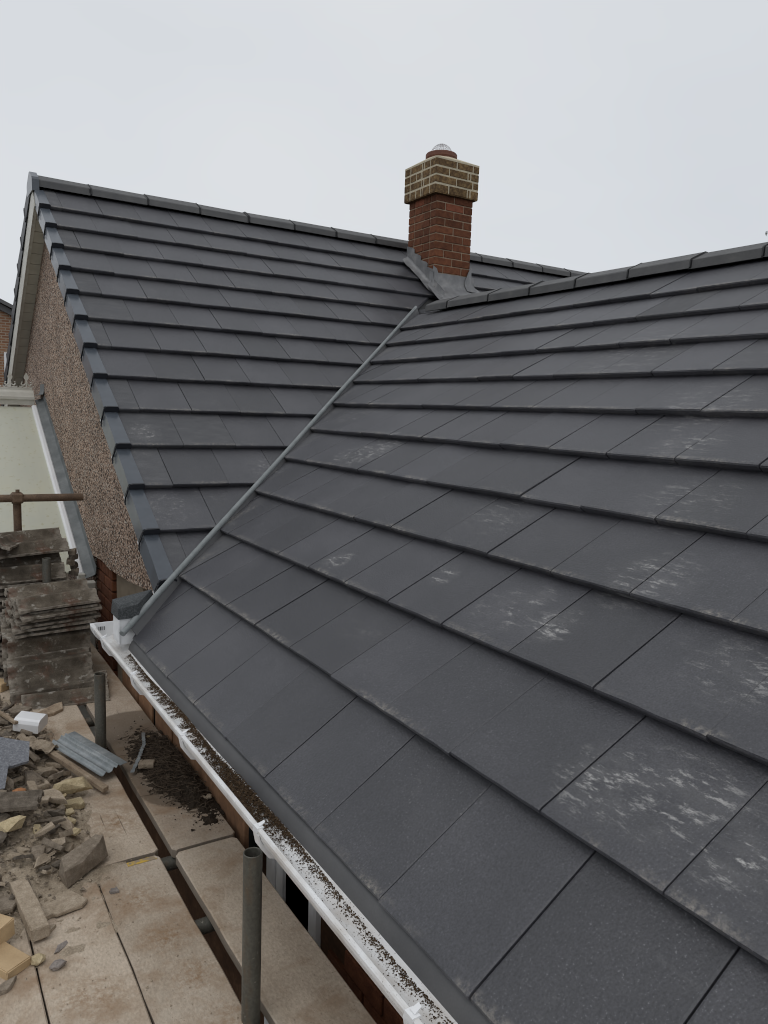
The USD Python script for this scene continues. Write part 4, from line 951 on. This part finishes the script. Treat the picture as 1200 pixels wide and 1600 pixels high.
def chunk(a, b, c, r, n=16, square=.5, facets=True):
    """Broken lump: hull of points on a squarish ellipsoid, knocked about."""
    p = r.normal(size=(n, 3)); p /= np.linalg.norm(p, axis=1, keepdims=True)
    e = np.abs(p).max(1, keepdims=True); p = p / (e ** square); p *= r.uniform(.86, 1.08, (n, 1))
    m = hull(p * (a / 2, b / 2, c / 2)); m = m.subdivide()
    m.vertices += 2 * cfbm(m.vertices * (2.2 / max(a, b, c)) + r.uniform(0, 50, 3))[:, None] * m.vertex_normals * .10 * min(a, b, c)
    return m
def slab(a, b, t, r, n=8):
    ang = np.sort(r.uniform(0, 2 * PI, n) * .35 + np.arange(n) * 2 * PI / n * .85); rad = r.uniform(.72, 1.08, n)
    sq = 1 / np.maximum(np.abs(np.cos(ang)), np.abs(np.sin(ang))) ** .6
    P2 = np.stack([np.cos(ang) * rad * sq * a / 2, np.sin(ang) * rad * sq * b / 2], 1)
    top = np.c_[P2 * .97, np.full(n, t / 2) + r.normal(0, t * .1, n)]; bot = np.c_[P2, np.full(n, -t / 2) + r.normal(0, t * .1, n)]
    m = loft([bot, np.c_[P2 * 1.01, np.full(n, t * .2)], top])
    return m
def lay(name, m, material, x_, y_, rz, label, cat, group=None, dz=0.0, rx=0.0, ry=0.0, z=None, smooth=False):
    """Lays a piece, rotated, so that its lowest point sinks slightly into what lies under it; the mesh is kept local to its own transform."""
    T = trs((0, 0, 0), rz, rx, ry); v = m.vertices @ T[:3, :3].T
    zz = (ground_h(x_, y_) if z is None else z) - v[:, 2].min() - .002 + dz
    T[:3, 3] = (x_, y_, zz)
    p = numbered(f'/World/{name}')
    vv, ff, nn = meshkit.arrays(m, smooth)
    q = usdkit.mesh(stage, p, (vv, ff), material)
    if nn is not None: q.CreateNormalsAttr(Vt.Vec3fArray.FromNumpy(nn.astype(np.float32))); q.SetNormalsInterpolation('vertex')
    q.AddTransformOp().Set(Gf.Matrix4d(*[float(w) for w in T.T.ravel()]))
    tag(q.GetPrim(), label, cat, group)
# named pieces
zo = -.125
for i, wd in enumerate(['lowest', 'second lowest', 'middle', 'fourth', 'fifth', 'topmost']):
    t_ = r.uniform(.022, .04)
    lay('tile_offcut', slab(r.uniform(.055, .085), r.uniform(.05, .07), t_, r, 7), R_GREY if i % 2 else R_DARK, .082 + r.normal(0, .009), 4.06 + r.normal(0, .008), r.uniform(0, 180), f'{wd} tile offcut of the little pile at the right end of the rear stack', 'offcut', z=zo, rx=r.normal(0, 5), ry=r.normal(0, 5)); zo += t_ * .93
cap = m3d.Manifold.extrude(m3d.CrossSection([np.array([(-.05, -.030), (.05, -.030), (.05, .008), (.042, .022), (.03, .028), (-.03, .028), (-.042, .022), (-.05, .008)])]), .115) - \
      m3d.Manifold.extrude(m3d.CrossSection([np.array([(-.045, -.04), (.045, -.04), (.045, .006), (.038, .018), (.028, .023), (-.028, .023), (-.038, .018), (-.045, .006)])]), .103)
mm = cap.to_mesh(); cm = trimesh.Trimesh(np.array(mm.vert_properties)[:, :3], np.array(mm.tri_verts), process=False); cm.vertices = cm.vertices[:, [2, 0, 1]] - (.0575, 0, 0)
lay('gutter_offcut', cm, M_WHITE, -.335, 2.765, -32, 'small white plastic gutter cap lying upside down on the rubble', 'gutter piece', dz=.03, rx=5, ry=6)
cor = []
for i, u in enumerate(np.linspace(-.064, .064, 45)):
    q = u / .064; zz = .013 * (math.exp(-((q + .62) / .13) ** 2) + math.exp(-((q + .02) / .10) ** 2) + .8 * math.exp(-((q - .30) / .08) ** 2)) + .004 * math.sin(q * 3)
    cor.append([(s_, u, zz + .004 * math.sin(s_ * 9)) for s_ in np.linspace(-.18, .19, 8)])
cor[0] = [(s_ * .93, u, z_) for s_, u, z_ in cor[0]]
lay('corrugated_strip', sheet(cor, .0015), M_GALV, -.165, 2.375, -66, 'bent galvanised corrugated metal strip lying across the board gap', 'metal sheet', dz=.035, rx=6, ry=7, smooth=40)
def batten(L_, w, t, r):
    m = cbox((-L_ / 2, -w / 2, -t / 2), (L_ / 2, w / 2, t / 2), .003); m = m.subdivide(); m.vertices += r.normal(0, .0008, m.vertices.shape); return m
lay('timber_batten', batten(.42, .026, .022, r), M_WOOD, -.225, 2.27, -69, 'short timber batten lying below the corrugated metal strip', 'timber', dz=.015, ry=4)
lay('timber_batten', batten(.20, .045, .020, r), M_WOOD, -.585, 2.04, 42, 'dark timber end poking in from the left edge under the blue-grey felt', 'timber', dz=.05)
lay('timber_batten', batten(.24, .018, .014, r), M_WOOD, -.435, 2.85, -72, 'thin timber lath beside the white gutter cap', 'timber', dz=.045)
lay('timber_block', batten(.10, .085, .055, r), M_PINE, -.625, 1.335, 38, 'clean tan timber block standing at the bottom left edge', 'timber', dz=.018, ry=-4)
lay('timber_block', batten(.12, .075, .028, r), M_PINE, -.595, 1.245, -60, 'clean tan timber offcut lying flat in front of the tan block', 'timber')
lay('timber_block', batten(.13, .08, .045, r), M_PINE, -.405, 3.53, -50, 'yellow timber offcut beside the foot of the front tile stack', 'timber', dz=.0)
lay('broken_plank', slab(.235, .075, .016, r, 9), M_WOOD, -.225, 3.03, 42, 'split piece of old plank lying across the far board before the tile stack', 'timber', rx=8)
lay('stone_bar', batten(.275, .050, .040, r), R_BEIGE, -.512, 1.43, -84, 'long beige stone bar lying on the near boards at the left', 'stone', dz=.004)
lay('yellow_stone', chunk(.155, .062, .055, r, 20, .6), R_YEL, -.262, 2.105, -17, 'broad yellowish stone with a crack, below the timber batten', 'stone', dz=.024)
lay('yellow_stone', slab(.165, .06, .022, r, 9), R_YEL, -.262, 2.03, -2, 'flat yellowish stone under the cracked yellow stone', 'stone')
lay('yellow_stone', chunk(.042, .036, .034, r), R_YEL, -.315, 1.925, 12, 'small bright yellow stone between dark and cream lumps', 'stone', dz=.01)
lay('yellow_stone', chunk(.055, .045, .035, r), R_YEL, -.322, 1.865, 40, 'cream yellow stone just before the board end', 'stone', dz=.004)
lay('yellow_stone', chunk(.095, .06, .05, r, 18, .7), R_YEL, -.515, 1.765, 24, 'rounded yellow stone beside the dark broken tile at the left', 'stone', dz=.03)
lay('flat_stone', slab(.165, .05, .022, r, 8), R_BEIGE, -.345, 2.03, -58, 'long flat beige stone slanting below the flat yellow one', 'stone', dz=.025, rx=10)
lay('grey_block', (lambda m: m)(hull([(-.095, -.035, -.03), (.085, -.03, -.03), (.10, .028, -.026), (-.07, .036, -.03), (-.098, -.03, .028), (-.03, -.036, .022), (.06, -.02, .034), (.102, .005, .03), (.092, .03, .03), (-.05, .036, .030)])), R_GREY, -.330, 1.590, 33, 'large angular grey stone block resting on the board ends', 'stone', dz=.004, ry=-4)
lay('dark_tile_fragment', old_tile(.15, .12, r, .02), R_DARK, -.49, 1.87, -19, 'rough dark broken tile at the left edge of the rubble', 'tile fragment', dz=.05, rx=-8)
lay('dark_stone', chunk(.075, .05, .045, r), R_DARK, -.36, 1.905, -50, 'dark rounded stone touching the small bright yellow one', 'stone', dz=.015)
lay('orange_fragment', chunk(.05, .04, .035, r), R_ORA, -.475, 1.962, 10, 'small orange brick fragment in the rubble', 'brick fragment', dz=.045)
lay('round_stone', chunk(.05, .045, .04, r, 30, .1), R_GREY, -.535, 1.95, -20, 'rounded grey-brown pebble left of the orange fragment', 'stone', dz=.05)
def felt(pts, th, bend):
    P2 = np.asarray(pts, float); n = len(P2); c = P2.mean(0)
    rings = [np.c_[P2 * 1.0, np.full(n, -th / 2)], np.c_[P2, np.full(n, th / 2)]]
    m = loft(rings).subdivide().subdivide(); m.vertices[:, 2] += bend * (m.vertices[:, 0] * 6) ** 2 * .06; return m
lay('felt_offcut', felt([(-.16, -.17), (.085, -.12), (.12, .01), (-.02, .12), (-.16, .16)], .010, .3), M_FELTB, -.515, 2.27, 8, 'blue-grey speckled roofing felt offcut lying at the left edge', 'felt', dz=.085, rx=10, ry=8)
lay('felt_offcut', felt([(-.12, -.09), (.05, -.08), (.075, .02), (.03, .09), (-.12, .08)], .008, .3), M_FELTB, -.565, 2.10, 5, 'lower blue-grey felt flap hanging under the larger offcut', 'felt', dz=.05, rx=34, ry=6)
lay('mortar_slab', slab(.205, .10, .013, r, 11), R_BEIGE, -.418, 1.435, 8, 'thin flat mortar slab with a brown stain beside the stone bar', 'mortar')
lay('mortar_slab', slab(.13, .15, .014, r, 10), R_GREY, -.585, 1.515, 20, 'rough crumbly mortar slab left of the stone bar', 'mortar', dz=.006)
lay('mortar_lump', chunk(.042, .038, .03, r, 30, .1), R_YEL, -.517, 1.21, -5, 'pale yellowish round mortar lump over the board gap', 'mortar')
lay('mortar_lump', chunk(.045, .038, .026, r, 24, .1), R_PURP, -.472, 1.165, -15, 'mauve-grey mortar lump right of the pale round one', 'mortar')
lay('mortar_lump', chunk(.06, .02, .012, r, 14), R_PURP, -.452, 1.245, 42, 'small curved grey shard before the mortar slab', 'mortar')
lay('mortar_lump', slab(.05, .026, .010, r, 7), R_BEIGE, -.472, 1.335, 45, 'small beige shard at the corner of the mortar slab', 'mortar')
lay('stone_sliver', slab(.11, .035, .014, r, 7), R_GREY, -.62, 1.14, 24, 'grey stone sliver at the bottom left edge', 'stone')
lay('stone_chip', slab(.036, .026, .009, r, 7), R_PURP, -.257, 1.435, -4, 'small grey chip alone on the yellow-ended board', 'stone')
lay('flat_grey_slab', slab(.125, .085, .014, r, 7), R_GREY, -.355, 3.0, -40, 'flat angular grey slab behind the white gutter cap', 'stone', dz=.03, rx=6)
lay('beige_block', cbox((-.032, -.022, -.012), (.032, .022, .012), .003), R_BEIGE, .048, 2.215, -26, 'small beige block lying on the soil beside the strap', 'stone', z=ZB + .018)
lay('beige_lump', join(chunk(.05, .022, .02, r, 24, .1), moved(chunk(.026, .03, .02, r, 24, .1), trs((.02, .012, .006)))), R_BEIGE, .178, 1.86, -55, 'twisted beige lump at the edge of the soil under the gutter', 'stone', z=ZB + .004)
for i, (px_, py_, s_) in enumerate([(.13, 2.50, .012), (.10, 2.42, .009)]):
    lay('white_chip', chunk(s_ * 1.5, s_, s_, r), R_YEL, px_, py_, 20, 'tiny white chip on the damp soil', 'stone', 'white chips on the soil', z=ZB + .02)
# crumpled lining paper
gx_, gy_ = np.meshgrid(np.linspace(-.10, .10, 22), np.linspace(-.05, .05, 12), indexing='ij')
Pc = np.stack([gx_, gy_, np.zeros_like(gx_)], -1); nf = 2 * cfbm(Pc.reshape(-1, 3) * 22 + 3).reshape(gx_.shape); nf2 = 2 * cfbm(Pc.reshape(-1, 3) * 60 + 9).reshape(gx_.shape)
Pc[..., 2] = nf * .035 + nf2 * .012; Pc[..., 1] += nf2 * .012
lay('crumpled_lining', sheet(Pc, .003), R_BEIGE, -.352, 2.52, -46, 'crumpled tan lining between white gutter cap and felt offcut', 'lining', dz=.03)
# strap
sp_ = [(-.02, 2.19), (.035, 2.29), (.065, 2.36), (.085, 2.40), (.098, 2.46), (.118, 2.54)]
spz = [ZB + .018, ZB + .030, ZB + .034, ZB + .034, ZB + .042, ZB + .030]
sv = []
for i in range(40):
    t = i / 39 * (len(sp_) - 1); k = min(int(t), len(sp_) - 2); q = t - k
    x_, y_, z_ = [(1 - q) * a + q * b for a, b in zip((*sp_[k], spz[k]), (*sp_[k + 1], spz[k + 1]))]
    w = .0065 + .0015 * math.sin(i * 2.2); sv.append([(x_ - w, y_ + w * .5, z_), (x_ + w, y_ - w * .5, z_)])
put('perforated_strap', sheet(sv, .0012), M_GALV, label='narrow pale metal strap bent across the dark soil', category='strap')
# loose pieces without names of their own: broken pieces over the heap
KINDS = [(R_BEIGE, 'beige', 'mortar', .33), (R_GREY, 'grey-brown', 'rubble', .42), (R_DARK, 'dark brown', 'tile fragment', .19), (R_YEL, 'yellow', 'stone', .06)]
MARKS = [('the white gutter cap', -.335, 2.765), ('the corrugated metal strip', -.20, 2.40), ('the orange brick fragment', -.475, 1.962), ('the stone bar', -.515, 1.47), ('the large grey block', -.33, 1.59), ('the round yellow stone', -.515, 1.765),
         ('the cracked yellow stone', -.262, 2.105), ('the dark broken tile', -.49, 1.87), ('the larger felt offcut', -.515, 2.27), ('the crumpled lining', -.352, 2.52), ('the flat grey slab', -.355, 3.0), ('the split plank', -.225, 3.03), ('the front tile stack', -.2, 3.35), ('the lower felt flap', -.565, 2.10), ('the long flat beige stone', -.345, 2.03), ('the small bright yellow stone', -.315, 1.925)]
cum = np.cumsum([k[3] for k in KINDS]); fl2, rt2 = np.array([math.sin(YAW), math.cos(YAW)]), np.array([math.cos(YAW), -math.sin(YAW)])
cnt = 0
while cnt < 296:
    x_, y_ = r.uniform(-.86, -.25), r.uniform(1.50, 3.3)
    hgt = hmound(x_, y_)
    if r.random() > np.clip((hgt + .004) / .045, .0, 1): continue
    if x_ < -.66 and r.random() < .6: continue
    k = KINDS[min(int(np.searchsorted(cum, r.random())), 3)]
    big = r.random(); s_ = r.uniform(.026, .048) if big < .55 else r.uniform(.05, .09)
    if k[0] is R_YEL: s_ = min(s_, .04)
    if r.random() < .68: shape, m = 'flat', slab(s_ * 1.5, s_ * r.uniform(.35, .85), s_ * r.uniform(.10, .20) + .004, r, int(r.integers(6, 11)))
    else: shape, m = 'lumpy', chunk(s_ * 1.25, s_ * r.uniform(.6, .95), s_ * r.uniform(.4, .7), r, int(r.integers(10, 20)), r.uniform(.1, .7))
    nm, mx, my = min(MARKS, key=lambda q: (q[1] - x_) ** 2 + (q[2] - y_) ** 2)
    dv = np.array([x_ - mx, y_ - my]); a, b = dv @ rt2, dv @ fl2
    where = 'against' if math.hypot(a, b) < .045 else (('right of' if a > 0 else 'left of') if abs(a) > abs(b) else ('behind' if b > 0 else 'in front of'))
    size = 'small' if s_ < .034 else 'mid-sized' if s_ < .06 else 'large'
    lab = f'{size} {shape} {k[1]} {k[2]} piece lying {where} {nm}'
    lay('rubble_piece', m, k[0], x_, y_, r.uniform(0, 360), lab, k[2], f'{size} {shape} {k[1]} pieces {where} {nm}', dz=r.uniform(-.008, .020), rx=r.normal(0, 20), ry=r.normal(0, 20))
    cnt += 1
# crumbs strewn over the boards: uncountable
pts, sz = [], []
for i in range(5200):
    if r.random() < .62: x_, y_ = r.uniform(-.9, -.22), r.uniform(1.35, 3.4)
    else: x_, y_ = r.uniform(-.74, .19), r.uniform(-.1, 3.4)
    h_ = hmound(x_, y_)
    if h_ < -.004 and r.random() < .55: continue
    if -.082 < x_ < -.03: continue
    pts.append((x_, y_, ZB + max(h_ + .006, .0) + .001)); sz.append(min(abs(r.normal(0, .0022)) + .0011, .007))
bp_, bs_ = [], []
for i in range(5200):
    x_, y_ = r.uniform(-.9, -.24), r.uniform(1.40, 3.4)
    if r.random() > np.clip((hmound(x_, y_) + .006) / .04, 0, 1): continue
    bp_.append((x_, y_, ground_h(x_, y_) + r.uniform(0, .010))); bs_.append(r.uniform(.003, .013))
half_ = len(bp_) // 2
put('rubble_bits', grains(np.array(bp_[:half_]), np.array(bs_[:half_]), r), R_GREY, kind='stuff', label='small grey-brown broken bits filling the rubble heap', category='rubble')
put('rubble_bits', grains(np.array(bp_[half_:]), np.array(bs_[half_:]), r), R_BEIGE, kind='stuff', label='small beige broken bits filling the rubble heap', category='rubble')
put('crumbs', grains(np.array(pts), np.array(sz), r), M_GRIT, kind='stuff', label='fine beige grit and crumbs strewn over the scaffold boards', category='rubble')
# soil with roots under the gutter
r = np.random.default_rng(41)
def hsoil(x_, y_):
    e = math.exp(-((x_ - .13) / .095) ** 2 - ((y_ - 2.25) / .30) ** 2) * .040 + .022 * math.exp(-((x_ - .17) / .05) ** 2 - ((y_ - 1.93) / .16) ** 2) + .012 * math.exp(-((x_ - .15) / .03) ** 2 - ((y_ - 1.70) / .035) ** 2)
    return e - .008
nx_, ny_ = 36, 120; X = np.linspace(-.03, .218, nx_); Y = np.linspace(1.58, 2.85, ny_)
P = np.array([(x_, y_, 0) for y_ in Y for x_ in X]); nz = 2 * cfbm(P * 40) * .010 + 2 * cfbm(P * 120 + 3) * .006
P[:, 2] = [ZB + max(hsoil(x_, y_) + n_ * (1 if hsoil(x_, y_) > -.005 else .4), -.02) for (x_, y_, _), n_ in zip(P, nz)]
F = []
for i in range(ny_ - 1):
    for j in range(nx_ - 1):
        a = i * nx_ + j; q = [a, a + 1, a + nx_ + 1, a + nx_]
        if max(P[q, 2]) > ZB - .003: F += [(a, a + 1, a + nx_ + 1), (a, a + nx_ + 1, a + nx_)]
put('soil_heap', trimesh.Trimesh(P, F, process=False), M_SOIL, smooth=True, kind='stuff', label='heap of dark damp soil on the board under the gutter', category='soil')
roots = []
for i in range(620):
    x_, y_ = r.normal(.13, .05), r.normal(2.2, .20)
    if not (-.02 < x_ < .21 and 1.62 < y_ < 2.75) or hsoil(x_, y_) < -.002: continue
    a, ln = r.uniform(0, 2 * PI), r.uniform(.02, .075); z_ = ZB + hsoil(x_, y_) + .004
    pts = [np.array([x_, y_, z_])]
    for k in range(4):
        a += r.normal(0, .5); pts.append(pts[-1] + np.array([math.cos(a), math.sin(a), r.normal(.02, .22)]) * ln / 4)
    pts = np.array(pts); pts[:, 0] = np.minimum(pts[:, 0], .217); pts[:, 2] = np.maximum(pts[:, 2], ZB + .003)
    roots.append(tube(pts, r.uniform(.0006, .0016), 4, caps=False))
put('root_tangle', join(*roots), M_ROOT, kind='stuff', label='tangle of thin dry roots over the damp soil', category='roots')
pts, sz = [], []
for i in range(1500):
    x_, y_ = r.normal(.13, .06), r.normal(2.15, .30)
    if not (-.02 < x_ < .21 and 1.6 < y_ < 2.8) or r.random() > np.clip((hsoil(x_, y_) + .009) / .012, .0, 1): continue
    pts.append((x_, y_, ZB + max(hsoil(x_, y_), 0) + .003)); sz.append(min(abs(r.normal(0, .003)) + .0014, .009))
put('soil_crumbs', grains(np.array(pts), np.array(sz), r), M_SOIL, kind='stuff', label='loose dark soil crumbs scattered around the soil heap', category='soil')
